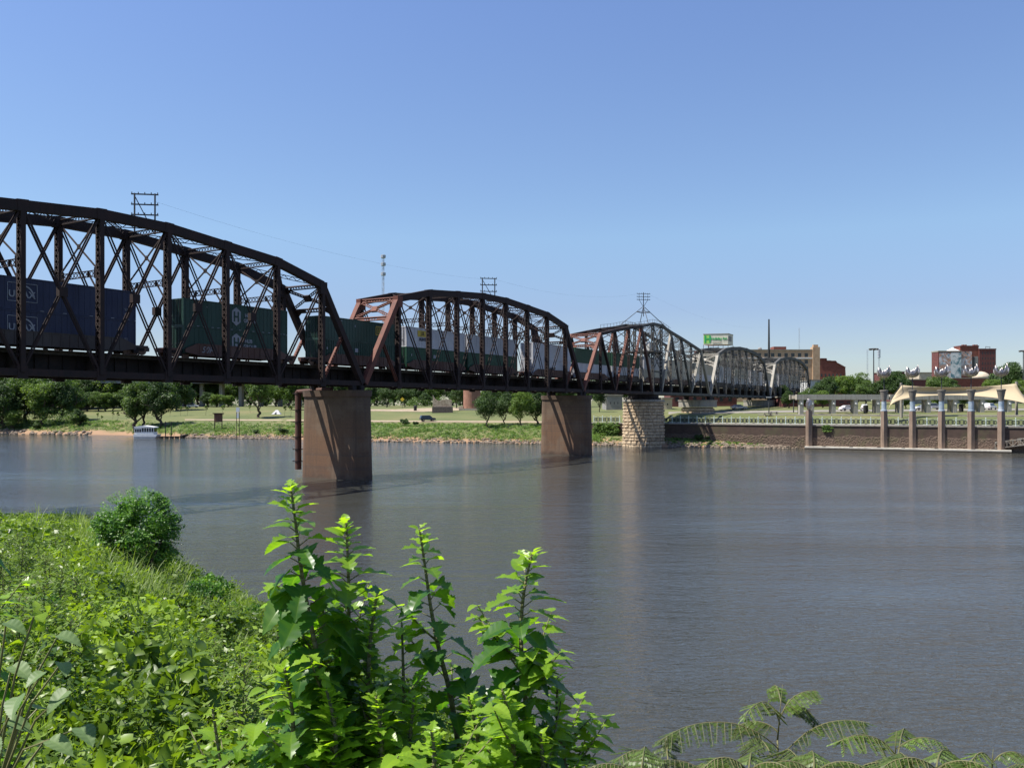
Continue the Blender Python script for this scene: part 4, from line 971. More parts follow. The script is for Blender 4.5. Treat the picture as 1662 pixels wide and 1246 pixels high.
def tan_building():
    Y = 430; root, x0, x1, z0, z1 = block('office_building', 'large tan brick building with rows of dark windows right of the bridge', 'building', 1180, 1327, Y, 567, BR_TAN, 22)
    X = x1; m = MB(); m.box(x1-2.6,x1+.9,Y-.8,Y+3,z0,z1+1.2); m.build('corner_tower', BR_TAN, root)
    m = MB(); m.box(x1-2.0,x1+.3,Y,Y+2,z1+1.2,z1+2.4); m.build('corner_cap', BR_TAN, root)
    winwall(root, x0+1, x1-4, Y, z0+6, z1-1.2, 12, 6, GLASS, .5, .6, sillm=BEIGE)
    m = MB(); m.box(x0,x1-2.6,Y-.35,Y,z1-4.7,z1-4.1); m.build('white_band', ROOFW, root)
    m = MB(); xx = wx(1268,Y); m.box(xx-2.5,xx+3.8,Y+4,Y+10,z1,z1+1.7); m.build('roof_house', BR_RED, root)
    m = MB(); xx = wx(1238,Y); m.lathe([(.9,z1),(1.1,z1+.6),(.7,z1+1.2),(.1,z1+1.4)], 12, (xx,Y+5,0)); m.build('roof_vent', GRAYW, root)
tan_building()
def red_building():
    Y = 480; x0, x1 = wx(1326,Y), wx(1372,Y); root = thing('brick_warehouse', 'red brick building stepping down to the right of the tan building', 'building', ((x0+x1)/2,Y+8,12))
    prof = [(x0,12)]+[(wx(a,Y), wz(b,Y)) for a,b in ((1332,582),(1341,582),(1341,585.5),(1347,585.5),(1349,586),(1356,586),(1358,589),(1364,592),(1372,596.5))]; prof = [(x0,12),(x0,wz(582,Y))]+prof[1:]+[(x1+1,12)]
    mb = MB(); mb.add([(a,Y,b) for a,b in prof]+[(a,Y+16,b) for a,b in prof], [tuple(range(len(prof))), tuple(range(2*len(prof)-1,len(prof)-1,-1))]+[(i,i+len(prof),(i+1)%len(prof)+len(prof),(i+1)%len(prof)) for i in range(len(prof))]); mb.build('wall', BR_RED, root)
    mb = MB()
    for (a,b),(c,d) in zip(prof[1:-1], prof[2:-1]): mb.beam((a,Y-.2,b),(c,Y-.2,d), .6, .5, UP)
    mb.build('parapet', BR_DRK, root); winwall(root, x0+1.5, x1-1.5, Y, 16, 28, 6, 4, GLASS, .4, .5)
red_building()
def hotel():
    Y = 400; root, x0, x1, z0, z1 = block('hotel_tower', 'pale hotel block behind the grey span with a red roof edge under the sign', 'building', 1140, 1193, Y, 571, BEIGE, 16)
    winwall(root, x0+.6, x1-.6, Y, z0+3, z1-1, 9, 8, GLASS, .5, .5)
    m = MB(); m.box(x0-.4,x1-1.5,Y-.5,Y+16.3,z1,z1+1.4); m.build('red_parapet', BR_RED, root)
    # sign on its steel frame
    sg = thing('rooftop_sign', 'boxy rooftop hotel sign with green lettering on steel legs', 'sign', (wx(1166,Y), Y+3, z1))
    a = Vector((wx(1142,Y),Y+.5,0)); b = Vector((wx(1179.5,Y),Y-2.5,0)); c = Vector((wx(1191.5,Y+3),Y+5,0)); d = (b-a).normalized(); n = Vector((d.y,-d.x,0)); n = n if n.y < 0 else -n
    zb_, zt = wz(559.5,Y), wz(542.5,Y)
    body = [a, b, c, a+(c-b)]; mb = MB(); mb.add([p+UP*zb_ for p in body]+[p+UP*zt for p in body], [(3,2,1,0),(4,5,6,7),(0,1,5,4),(1,2,6,5),(2,3,7,6),(3,0,4,7)]); mb.build('sign_box', mottled('cream_sign_face', (.55,.52,.42), (.64,.61,.5), 1, .6, 0), sg)
    mb = MB()
    for p, q in zip(body, body[1:]+body[:1]): mb.beam(p+UP*(zt+.1), q+UP*(zt+.1), .3, .3, UP)
    mb.build('top_trim', GRAYW, sg)
    gm = mottled('sign_green', (.02,.30,.08), (.03,.36,.10), 1, .5, 0); lm = mottled('sign_lime', (.25,.50,.10), (.32,.58,.14), 1, .5, 0)
    def face(o, u, z, off): return o+d*u+n*off+UP*z
    mb = MB(); W = 3.0; mb.add([face(a,.15,zb_+.5,.06),face(a,.15+W,zb_+.5,.06),face(a,.15+W,zt-.3,.06),face(a,.15,zt-.3,.06)], [(0,1,2,3)]); mb.build('logo_tile', lm, sg)
    def tx(s_, size, u, z, mat, nm_, dd=d, oo=a, nn=n, off=.12, bold=.0):
        t = text_mb(s_, size, .03, bold=bold, align='LEFT'); m = MB(); m.f = t.f; m.m = t.m; m.v = [tuple(oo+dd*(u+v[0])+nn*(off+v[2])+UP*(z+v[1])) for v in t.v]; m.build(nm_, mat, sg)
    tx('H', 4.4, .35, (zb_+zt)/2+.1, gm, 'logo_letter', bold=.12); tx('Holiday Inn', 1.62, 3.35, (zb_+zt)/2+.35, gm, 'sign_lettering', bold=.05)
    tx('DOWNTOWN', .62, 4.2, (zb_+zt)/2-1.55, P_BLACK, 'sign_lettering')
    d2 = (c-b).normalized(); n2 = Vector((d2.y,-d2.x,0)); n2 = n2 if n2.x > 0 else -n2
    m = MB(); m.add([b+d2*.6+n2*.05+UP*(zb_+1.6), b+d2*6+n2*.05+UP*(zb_+1.6), b+d2*6+n2*.05+UP*(zt-.9), b+d2*.6+n2*.05+UP*(zt-.9)], [(0,1,2,3)]); m.build('side_panel', GRAYW, sg)
    for p in body+[a+(b-a)*.2,a+(b-a)*.4,a+(b-a)*.6,a+(b-a)*.8]:
        m = MB(); m.beam(p+UP*z1, p+UP*zb_, .22, .22, d); m.build('sign_leg', WIREM, sg)
hotel()
def mural_building():
    Y = 560; z0 = 11; root = thing('mural_building', 'dark red brick city block covered by a blotchy pale mural', 'building', (wx(1570,Y), Y+12, z0))
    X = lambda p: wx(p, Y); Z = lambda p: wz(p, Y)
    for a, b, t, dy, m_, nme in ((1523,1560,571,0,BR_DRK,'left_wing'),(1560,1590,562.5,1.2,BR_RED,'centre_tower'),(1590,1617,567.5,.4,BR_DRK,'right_wing')):
        mb = MB(); mb.box(X(a),X(b),Y+dy,Y+9,z0,Z(t)); mb.build(nme, m_, root)
        mb = MB(); mb.box(X(a)-.2,X(b)+.2,Y+dy-.2,Y+9.2,Z(t),Z(t)+.8); mb.build('cornice', CONC if nme == 'left_wing' else BR_DRK, root)
    for i, px in enumerate((1564,1568,1582,1586)): mb = MB(); mb.box(X(px),X(px)+1,Y+1,Y+3,Z(562.5)+.8,Z(561)+.8); mb.build('merlon', BR_RED, root)
    m = MT('painted_mural', .8); pos = m.n('ShaderNodeNewGeometry').outputs['Position']
    f = m.noise(.16, 6, .65, pos, .8); g = m.noise(.30, 5, .6, pos, 1.2)
    c = m.ramp(f, [(.32,(.10,.04,.05)),(.40,(.06,.13,.16)),(.46,(.40,.38,.40)),(.54,(.62,.58,.60)),(.62,(.12,.22,.28)),(.70,(.5,.4,.38))])
    m.color(m.mix(m.ramp(g, [(.45,0.0),(.55,1.0)]), c, (.42,.24,.18))); MUR = m.m
    m = MT('painted_mural_teal', .8); pos = m.n('ShaderNodeNewGeometry').outputs['Position']; m.color(m.ramp(m.noise(.22, 6, .7, pos, .8), [(.36,(.05,.10,.13)),(.46,(.14,.26,.30)),(.52,(.55,.56,.56)),(.64,(.68,.66,.66))])); MUT = m.m
    for a, b, t, bt, mat, dy in ((1524.5,1543,572.5,620,MUR,0),(1543,1560,572,620,MUT,0),(1561,1579,570,610,MUR,1.2)):
        mb = MB(); mb.box(X(a),X(b),Y+dy-.12,Y+dy,Z(bt),Z(t)); mb.build('mural_panel', mat, root)
    mb = MB(); mb.box(X(1583),X(1589),Y+1.0,Y+1.2,Z(602),Z(578)); mb.build('pale_panel', GRAYW, root)
    mb = MB(); mb.box(X(1579),X(1583),Y+.9,Y+1.2,Z(600),Z(579)); mb.build('dark_panel', P_BLACK, root)
    mb = MB(); cx_ = (X(1543)+X(1560))/2; mb.add([(X(1543),Y+1,Z(571)+.8),(X(1560),Y+1,Z(571)+.8),(X(1560),Y+8,Z(571)+.8),(X(1543),Y+8,Z(571)+.8),(cx_,Y+4.5,Z(563.5))], [(0,1,4),(1,2,4),(2,3,4),(3,0,4),(3,2,1,0)]); mb.build('white_pyramid_roof', ROOFW, root)
    winwall(root, X(1593), X(1615), Y+.4, z0+8, Z(569), 5, 8, GLASS, .3, .5)
    winwall(root, X(1562), X(1579), Y+1.2, z0+1, Z(607), 5, 2, GLASS, .35, .5)
    mb = MB()
    for px in (1608,1615): mb.tube((X(px),Y+6,Z(567.5)),(X(px),Y+6,Z(561)),.15,n=5)
    mb.tube((X(1608),Y+6,Z(561.3)),(X(1615),Y+6,Z(562.5)),.15,n=5); mb.build('roof_frame', WIREM, root)
mural_building()
for args in (('low_building','long brown brick hall behind the first petal bowls','building',1441,1468,420,602.5,BR_DRK,16,(8,1,.3,.3)),
    ('low_building','white topped block right of the brown brick hall','building',1492,1512,430,604,BEIGE,16,(5,2,.5,.3)),
    ('low_building','wide low maroon building behind the tan sail','building',1462,1522,380,615,BR_DRK,16,(10,1,.5,.3)),
    ('low_building','red brick row with pale windows below the mural building','building',1546,1604,430,613,BR_RED,14,(9,1,.5,.4)),
    ('low_building','low grey building at the right edge behind the sail','building',1648,1700,420,617,GRAYW,14,(5,1,.5,.4)),
    ('low_building','dark brown hall seen through the left colonnade','building',1270,1388,275,643,BR_DRK,12,(9,1,.6,.5)),
    ('low_building','long grey building seen through the colonnade behind the sail','building',1470,1700,300,639,GRAYW,12,(18,1,.5,.5)),
    ('low_building','white cubic building under the right end of the farthest grey span','building',1316,1335,330,616,ROOFW,12,(3,2,.3,.4)),
    ('low_building','dark maroon building beneath the first far grey span','building',1088,1196,290,634,BR_DRK,12,(7,1,.4,.5)),
    ('low_building','beige block just right of the round stone pier','building',1076,1091,262,645,BEIGE,10,(1,1,.3,.5)),
    ('low_building','grey building with white roof left of the round stone pier','building',984,1010,262,640,GRAYW,12,(3,1,.2,.3))): block(*args)
def far_dome():
    Y = 470; c = (wx(1592,Y), Y, wz(614,Y)); root = thing('domed_hall', 'low tan domed roof below the mural building', 'building', c)
    mb = MB(); mb.lathe([(4.6,0),(4.5,1.0),(3.6,2.4),(2.0,3.4),(.3,3.8)], 24, c); mb.build('dome', BEIGE, root, smooth=True)
    mb = MB(); mb.box(c[0]-4.6,c[0]+4.6,c[1]-4,c[1]+5,10,c[2]+.05); mb.build('wall', BR_RED, root)
far_dome()
def silo():
    Y = 300; px = 766; x = wx(px,Y); z0 = far_z(px,Y)-.3; root = thing('brick_drum_building', 'round brick red building with pale rim between the trees', 'building', (x,Y,z0))
    mb = MB(); mb.lathe([(3.0,z0),(3.0,wz(632.5,Y))], 28, (x,Y,0)); mb.build('wall', mottled('faded_brick', (.22,.11,.075), (.29,.15,.105), .8, .9, .3, world=True), root)
    mb = MB(); mb.lathe([(3.12,wz(632.5,Y)),(3.12,wz(630.5,Y))], 28, (x,Y,0)); mb.build('rim', ROOFW, root)
    mb = MB(); mb.box(x-4.5,x-3.0,Y-1,Y+1,z0,z0+1.6); mb.box(x-4.4,x+3.4,Y-3.4,Y-3.0,z0,z0+.8); mb.build('low_wall', BEIGE, root)
silo()
def monument():
    Y = 287; z0 = far_z(718,Y); P = [(702.5,641),(704,644),(706.5,648),(710,650.5),(714,649.6),(719,648.3),(725,648),(731,648.2),(733,650),(733,660.5),(702.5,660.5)]
    root = thing('park_monument', 'curved tan concrete monument wall on a dark stone plinth', 'monument', (wx(718,Y),Y,z0))
    pts = [(wx(a,Y), wz(b,Y)) for a,b in P]; n = len(pts); mb = MB(); mb.add([(a,Y,b) for a,b in pts]+[(a,Y+1.2,b) for a,b in pts], [tuple(range(n)), tuple(range(2*n-1,n-1,-1))]+[(i,i+n,(i+1)%n+n,(i+1)%n) for i in range(n)])
    mb.build('carved_wall', mottled('tan_carved_concrete', (.30,.22,.15), (.52,.42,.31), 1.4, .9, .6, .1, world=True), root)
    mb = MB(); mb.box(wx(701.5,Y),wx(734.5,Y),Y-.5,Y+1.7,z0-.3,wz(660,Y)); mb.build('plinth', mottled('dark_stone', (.09,.07,.06), (.15,.12,.10), 2, .9, .5, world=True), root)
monument()
def pole_thing(name, label, cat, px, Y, top, r, r2=None, mat=WIREM, base=None, group=None):
    z0 = far_z(px,Y) if base is None else base; root = thing(name, label, cat, (wx(px,Y),Y,z0), 0, group)
    mb = MB(); mb.tube((wx(px,Y),Y,z0),(wx(px,Y),Y,wz(top,Y)), r, r2, 10); mb.build('pole', mat, root); return root
pole_thing('tapered_pole', 'tall dark tapered pole in front of the tan building', 'pole', 1248, 400, 518, .78, .32, BLACKM)
for px, Y, tp, lb in ((1418,330,566.5,'tall mast with a ring of floodlights left of the petal bowls'),(1661,360,569.5,'tall mast with a ring of floodlights at the right edge')):
    r_ = pole_thing('floodlight_mast', lb, 'floodlight', px, Y, tp, .26, .17, group='floodlight masts')
    z = wz(tp,Y)
    mb = MB(); mb.lathe([(.4,z-.2),(1.3,z),(1.3,z+.2),(.4,z+.3)], 12, (wx(px,Y),Y,0)); mb.build('lamp_ring', WIREM, r_)
    for k in range(6): a = k*math.pi/3; mb = MB(); mb.beam((wx(px,Y)+.9*math.cos(a),Y+.9*math.sin(a),z),(wx(px,Y)+1.75*math.cos(a),Y+1.75*math.sin(a),z-.1), .8, .6, UP); mb.build('lamp_head', GREY_DK, r_)
def radio(px, Y, top, base, w_, label, colr=WIREM, cluster=False):
    root = thing('radio_mast', label, 'radio mast', (wx(px,Y),Y,wz(base,Y)), 0, 'distant radio masts'); z0, z1 = wz(base,Y), wz(top,Y); x = wx(px,Y)
    mb = MB(); n = 26; cr = [(x-w_,Y-w_),(x+w_,Y-w_),(x,Y+w_)]
    for a in cr: mb.tube((a[0],a[1],z0),(a[0],a[1],z1),w_*.18,n=5)
    for i in range(n):
        za, zb_ = z0+(z1-z0)*i/n, z0+(z1-z0)*(i+1)/n
        for k in range(3): a, b = cr[k], cr[(k+1)%3]; mb.tube((a[0],a[1],za if i%2 else zb_),(b[0],b[1],zb_ if i%2 else za),w_*.11,n=4)
    mb.build('lattice', colr, root)
    if cluster:
        for f_ in (.985,.93,.86): mb = MB(); z = z0+(z1-z0)*f_; mb.lathe([(w_*1.5,z-1.2),(w_*2.4,z-1.0),(w_*2.4,z+1.0),(w_*1.5,z+1.2)], 8, (x,Y,0)); mb.build('antenna_ring', colr, root)
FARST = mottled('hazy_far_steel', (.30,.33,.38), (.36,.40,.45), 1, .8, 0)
radio(622, 620, 413, 640, .75, 'tall lattice mast with antennas above the left hip of the middle span', FARST, True)
radio(1297, 620, 532, 640, .3, 'thin mast rising above the tan building', FARST)
radio(1407.5, 620, 567, 640, .4, 'thin mast just left of the floodlight mast', FARST)
radio(1426.5, 620, 568, 640, .45, 'thin pale mast just right of the floodlight mast', FARST, True)
# elevated highway behind the left trees
def highway():
    Y = 362; root = thing('elevated_highway', 'grey elevated roadway on concrete columns behind the far trees', 'overpass', (wx(150,Y),Y,10))
    zt = wz(613.5,Y)
    x0, x1 = wx(-500,Y), wx(490,Y); mb = MB(); mb.box(x0,x1,Y,Y+12,zt-2.2,zt-.6); mb.build('deck_girder', GRAYW, root)
    mb = MB(); mb.box(x0,x1,Y-.3,Y,zt-1.0,zt+.3); mb.build('parapet', CONC, root)
    for px in range(-480, 490, 32): mb = MB(); x = wx(px+1,Y); mb.box(x-.7,x+.7,Y+4,Y+7,8,zt-2.2); mb.build('column', CONC, root)
highway()
# small street things on the far bank
def sign_board(px, Y, z_top, w_, h, label, mat, two=True, name='notice_board', text=None):
    z0 = far_z(px,Y); x = wx(px,Y); root = thing(name, label, 'sign', (x,Y,z0)); zt = wz(z_top,Y)
    for sg in ((-1,1) if two else (0,)): mb = MB(); mb.beam((x+sg*w_*.42,Y+.1,z0-.2),(x+sg*w_*.42,Y+.1,zt), .12, .12, DV); mb.build('leg', DECKM, root)
    mb = MB(); mb.box(x-w_/2,x+w_/2,Y-.05,Y+.02,zt-h,zt); mb.build('panel', mat, root)
    return root, x, zt
r_, x_, z_ = sign_board(386, 246, 661, .95, 1.35, 'white sign above a small white plate on two dark posts by the water', WHITE)
mb = MB(); mb.box(x_-.28,x_+.28,245.94,246.01,z_-3.1,z_-1.6); mb.build('panel', WHITE, r_)
def kiosk():
    Y = 256; px = 354; x = wx(px,Y); z0 = far_z(px,Y); zt = wz(669,Y); root = thing('information_kiosk', 'brown wooden kiosk board with a dark roof on the left bank', 'kiosk', (x,Y,z0))
    mb = MB(); mb.box(x-1.2,x+1.2,Y,Y+.4,zt-2.9,zt-.5); mb.build('board', mottled('brown_wood', (.10,.05,.035), (.15,.08,.055), 2, .9, .3), root)
    mb = MB(); mb.box(x-1.5,x+1.5,Y-.4,Y+.9,zt-.5,zt-.2); mb.build('roof', DECKM, root)
    for s_ in (-1.1,1.1): mb = MB(); mb.box(x+s_-.1,x+s_+.1,Y+.1,Y+.3,z0-.3,zt-.5); mb.build('leg', DECKM, root)
kiosk()
def yellow_sign():
    Y = 315; px = 653; x = wx(px,Y); z0 = far_z(px,Y); root = thing('warning_sign', 'yellow diamond road sign at the edge of the park road', 'sign', (x,Y,z0)); z = wz(648,Y)
    mb = MB(); mb.beam((x,Y+.06,z0),(x,Y+.06,z+.6), .08, .08, DV); mb.build('post', WIREM, root)
    mb = MB(); mb.add([(x-.8,Y,z),(x,Y,z-.8),(x+.8,Y,z),(x,Y,z+.8),(x-.8,Y+.04,z),(x,Y+.04,z-.8),(x+.8,Y+.04,z),(x,Y+.04,z+.8)], [(0,1,2,3),(7,6,5,4),(0,4,5,1),(1,5,6,2),(2,6,7,3),(3,7,4,0)]); mb.build('panel', mottled('sign_yellow', (.6,.42,.02), (.68,.5,.04), 2, .5, 0), root)
yellow_sign()
for px, Y, lb in ((674,298,'dark litter bin on the sandy park road'),(1560,216,'dark litter bin at the foot of the colonnade under the sail'),(1405,217,'dark litter bin in front of the white suv')):
    z0 = far_z(px,Y); x = wx(px,Y); root = thing('litter_bin', lb, 'bin', (x,Y,z0), 0, 'dark litter bins'); mb = MB(); mb.lathe([(.5,z0-.05),(.6,z0+1.5),(.62,z0+1.55)], 14, (x,Y,0)); mb.build('drum', BLACKM, root)
    mb = MB(); mb.lathe([(.64,z0+1.55),(.5,z0+1.9),(.1,z0+2.0)], 14, (x,Y,0)); mb.build('lid', BLACKM, root)
for px, Y, tp, lb in ((254,330,620,'pale lamp pole between the two dark trunked trees'),(1288,222,633,'dark lamp post just left of the colonnade'),(1248,215,645,'short dark post with a white top under the far spans')):
    r_ = pole_thing('lamp_post', lb, 'lamp post', px, Y, tp, .14, .1, mat=WIREM if px > 300 else GREY, group='lamp posts of the park'); x = wx(px,Y); z = wz(tp,Y)
    mb = MB(); mb.beam((x-.6,Y,z+.05),(x+.6,Y,z+.05), .3, .16, UP); mb.build('lamp_head', WHITE if px == 1248 else GREY_DK, r_)
for px, Y, lb in ((1246,206,'left picnic table with benches on the lawn under the far spans'),(1256,212,'pale picnic table with benches beside the lamp post')):
    z0 = far_z(px,Y); x = wx(px,Y); root = thing('picnic_table', lb, 'picnic table', (x,Y,z0), 0, 'picnic tables'); 
    mb = MB(); mb.box(x-1,x+1,Y-.4,Y+.4,z0+.7,z0+.78); mb.build('tabletop', CONC, root)
    for s_ in (-.75,.75):
        mb = MB(); mb.box(x-1,x+1,Y+s_-.15,Y+s_+.15,z0+.42,z0+.48); mb.build('bench', CONC, root)
    for s_ in (-.7,.7): mb = MB(); mb.box(x+s_-.06,x+s_+.06,Y-.8,Y+.8,z0-.1,z0+.42); mb.box(x+s_-.06,x+s_+.06,Y-.2,Y+.2,z0+.42,z0+.7); mb.build('leg', CONC, root)
for px, Y, lb in ((449,300,'small white tent on the left lawn beside the big tree'),):
    z0 = far_z(px,Y); x = wx(px,Y); root = thing('tent', lb, 'tent', (x,Y,z0)); mb = MB(); mb.add([(x-1.6,Y-1,z0),(x+1.6,Y-1,z0),(x+1.6,Y+1,z0),(x-1.6,Y+1,z0),(x-.3,Y,z0+1.5),(x+.5,Y,z0+1.5)], [(0,1,5,4),(1,2,5),(2,3,4,5),(3,0,4),(3,2,1,0)]); mb.build('canopy', P_LILAC, root)
    mb = MB(); mb.add([(x-.6,Y-1.02,z0),(x+.3,Y-1.02,z0),(x,Y-.45,z0+.9)], [(0,1,2)]); mb.build('doorway', GLASS, root)
# ------------------------------------------------------------------ boat and its dock
def boat():
    Y = 251; root = thing('pontoon_boat', 'white cabin boat with windows moored at the left bank', 'boat', (wx(239,Y),Y,0)); X = lambda p: wx(p,Y)
    mb = MB(); hl = [(X(221),-.2),(X(220),.9),(X(222),1.15),(X(258.5),1.0),(X(255),-.2)]
    n = len(hl); mb.add([(a,Y-1.6,b) for a,b in hl]+[(a,Y+1.6,b) for a,b in hl], [tuple(range(n)), tuple(range(2*n-1,n-1,-1))]+[(i,i+n,(i+1)%n+n,(i+1)%n) for i in range(n)]); mb.build('hull', WHITE, root)
    mb = MB(); mb.box(X(221.5),X(257),Y-1.66,Y+1.66,.15,.3); mb.build('rub_rail', P_BLUE, root)
    mb = MB(); mb.box(X(221.5),X(233),Y-1.4,Y+1.4,1.1,2.95); mb.build('cabin', WHITE, root)
    for i in range(3): mb = MB(); a = X(222.3+i*3.6); mb.box(a,a+.5,Y-1.43,Y-1.4,1.7,2.6); mb.build('window', GLASS, root)
    mb = MB(); mb.box(X(233),X(252.5),Y-1.4,Y+1.4,1.0,1.75); mb.build('side_panel', WHITE, root)
    for i in range(6): mb = MB(); a = X(233+i*3.9); mb.box(a-.07,a+.07,Y-1.42,Y-1.28,1.7,3.0); mb.build('canopy_post', WHITE, root)
    mb = MB(); mb.box(X(233.3),X(252),Y-1.2,Y+1.2,1.76,2.9); mb.build('cockpit_window', GLASS, root)
    rf = [(X(220.5),2.95),(X(222),3.3),(X(236),3.62),(X(253.5),3.2),(X(254),2.95)]; n = len(rf); mb = MB(); mb.add([(a,Y-1.6,b) for a,b in rf]+[(a,Y+1.6,b) for a,b in rf], [tuple(range(n)), tuple(range(2*n-1,n-1,-1))]+[(i,i+n,(i+1)%n+n,(i+1)%n) for i in range(n)]); mb.build('roof', WHITE, root)
boat()
def jetty():
    Y = 250; root = thing('jetty', 'low dark floating jetty with two tall mooring poles beside the boat', 'jetty', (wx(280,Y),Y,0)); X = lambda p: wx(p,Y)
    mb = MB(); mb.box(X(260),X(298),Y-.9,Y+.9,.25,.5); mb.build('deck', TIE, root)
    for k in range(5): mb = MB(); a = X(262+k*8.4); mb.tube((a,Y-.9,.1),(a,Y+.9,.1),.3,n=12); mb.build('float', BLACKM, root)
    for px in (268.5,278): mb = MB(); mb.tube((X(px),Y,-2),(X(px),Y,wz(684,Y)),.14,n=8); mb.build('mooring_pole', BLACKM, root)
    mb = MB(); mb.beam((X(294),Y,.6),(X(300),Y+3,.9), .8, .4, UP); mb.build('shore_ramp', TIE, root)
jetty()
# ------------------------------------------------------------------ foliage machinery
g = np.random.default_rng(11)
def unit(a): return a/np.maximum(np.linalg.norm(a, axis=1, keepdims=True), 1e-9)
def cards(pos, nrm, size, aspect=.55, long=None):
    """folded diamond leaves, one quad each"""
    N = len(pos); r = unit(g.normal(size=(N,3))) if long is None else unit(long)
    u = unit(r-(r*nrm).sum(1, keepdims=True)*nrm); v = np.cross(nrm, u); s = size[:,None]
    V = np.stack([pos-u*s*.5, pos+v*s*aspect*.5-nrm*s*.10, pos+u*s*.5-nrm*s*.12, pos-v*s*aspect*.5-nrm*s*.10], 1).reshape(-1,3)
    return V, np.arange(4*N).reshape(-1,4)
def crown_cloud(seed, n, R3, zc, lobes=16, lobe_r=(.28,.45), size=.4, shell=.25, flat=.8, droop=0, spread=.72, inner=.35):
    rg = np.random.default_rng(seed); R3 = np.array(R3)
    d = unit(rg.normal(size=(lobes,3))); d[:,2] = d[:,2]*.9+.05; cen = d*R3*rg.uniform(inner,spread,(lobes,1)); cen[0] = 0
    lr = rg.uniform(lobe_r[0], lobe_r[1], lobes)*min(R3); lr[0] = min(R3)*.5
    # smaller sub-lobes riding on the lobes
    sub = 7; sd = unit(rg.normal(size=(lobes*sub,3))); sc_ = np.repeat(cen, sub, 0)+sd*np.repeat(lr, sub)[:,None]*.85*np.array([1,1,flat]); sr = np.repeat(lr, sub)*rg.uniform(.3,.6,lobes*sub)
    C = np.vstack([cen, sc_]); RR = np.concatenate([lr, sr]); p = RR**2; k = rg.choice(len(C), n, p=p/p.sum())
    dd = unit(rg.normal(size=(n,3))); dd[:,2] += .25; dd = unit(dd)
    pos = C[k]+dd*(RR[k]*(1-shell*rg.random(n)**2+.10*rg.normal(size=n)))[:,None]*np.array([1,1,flat])
    nr = unit(dd*.9+rg.normal(size=(n,3))*.55+np.array([0,0,.25])); V, Fq = cards(pos, nr, size*rg.uniform(.6,1.35,n), .6)
    V[:,2] += zc; t = np.clip(.45+.2*rg.normal(size=n)+.22*rg.normal(size=len(C))[k], 0, 1)
    return V, Fq, np.repeat(t, 4)
def limb(mb, p, d, L, r, rg, depth):
    pts = [Vector(p)]; rad = [r]; dd = Vector(d)
    for i in range(4):
        dd = (dd+Vector(rg.normal(size=3)*.13)).normalized(); pts.append(pts[-1]+dd*L/4); rad.append(r*(1-.15*(i+1)))
    mb.path(pts, rad, 7)
    if depth:
        for k in range(3):
            a = rg.uniform(0, 6.28); nd = (dd*.75+Vector((math.cos(a), math.sin(a), .25))*.7).normalized(); limb(mb, pts[-1-(k%2)], nd, L*.62, r*.5, rg, depth-1)
_protos = {}
def tree_proto(kind, name, mat, seed, n, R3, zc, th, tr, **k):
    root = bpy.data.objects.new(name, None); root['category'] = 'tree'
    rg = np.random.default_rng(seed); mb = MB(); pts = [Vector((0,0,-.4)), Vector((0,0,.3))]+[Vector((rg.normal()*.12*i, rg.normal()*.12*i, th*i/4)) for i in range(1,5)]
    mb.path(pts, [tr*1.35,tr*1.1,tr,tr*.9,tr*.82,tr*.75], 9)
    for q in range(5): a = q*1.256+rg.uniform(0,.6); limb(mb, pts[-1-(q%2)], Vector((math.cos(a)*.65, math.sin(a)*.65, .9)).normalized(), (zc-th+R3[2]*.3)*.62, tr*.5, rg, 1)
    me = mb.build('trunk', BARK, None, smooth=True); me.parent = root
    V, Fq, t = crown_cloud(seed, n, R3, zc, **k); c = np_mesh('crown', V, Fq, mat, None, t, smooth=False); c.parent = root
    _protos[kind] = [root, False]
def tree(kind, x, y, z, h, wscale, label, group=None, rz=None, base_h=10., name=None):
    root, used = _protos[kind]
    if not used: col.objects.link(root); _protos[kind][1] = True; o = root
    else: o = copy_thing(root)
    o.location = (x, y, z); k = h/base_h; o.scale = (k*wscale, k*wscale, k); o.rotation_euler = (0,0,rnd.uniform(0,6.28) if rz is None else rz)
    o['label'] = label; o['category'] = 'tree'
    if group: o['group'] = group
    elif 'group' in o: del o['group']
    return o
tree_proto('broad', 'broadleaf_tree', TREE_A, 1, 13000, (3.9,3.9,4.6), 5.2, 1.6, .26, size=.32, lobes=26, lobe_r=(.24,.42), spread=.8)
tree_proto('broad2', 'broadleaf_tree', TREE_B, 2, 13000, (3.7,3.7,4.7), 5.1, 1.4, .24, size=.32, lobes=28, lobe_r=(.24,.4), spread=.8)
tree_proto('dark', 'dark_tree', TREE_D, 3, 13000, (3.8,3.8,4.8), 5.0, 1.4, .28, size=.31, lobes=28, lobe_r=(.24,.4), spread=.8)
tree_proto('tall', 'vine_clad_tree', TREE_A, 4, 11000, (3.0,3.0,4.6), 5.6, 2.4, .34, size=.30, lobes=26, lobe_r=(.26,.42), spread=.8)
tree_proto('shade', 'shade_tree', TREE_A, 14, 13000, (4.4,4.4,3.7), 6.3, 2.2, .30, size=.30, lobes=28, lobe_r=(.26,.42), spread=.8)
tree_proto('round', 'round_tree', TREE_D, 5, 12000, (4.1,4.1,4.1), 5.6, 1.6, .22, size=.28, lobes=28, lobe_r=(.24,.42), spread=.8)
tree_proto('bright', 'bright_tree', TREE_B, 6, 12000, (3.7,3.7,4.6), 5.2, 1.2, .22, size=.29, lobes=28, lobe_r=(.25,.4), spread=.8)
tree_proto('sapling', 'sapling', TREE_B, 7, 700, (1.5,1.5,3.2), 6.4, 4.5, .09, size=.55, lobes=6)
def T(kind, px, Y, h, ws, label, group=None, dz=0): return tree(kind, wx(px,Y), Y, far_z(px,Y)+dz, h, ws, label, group)
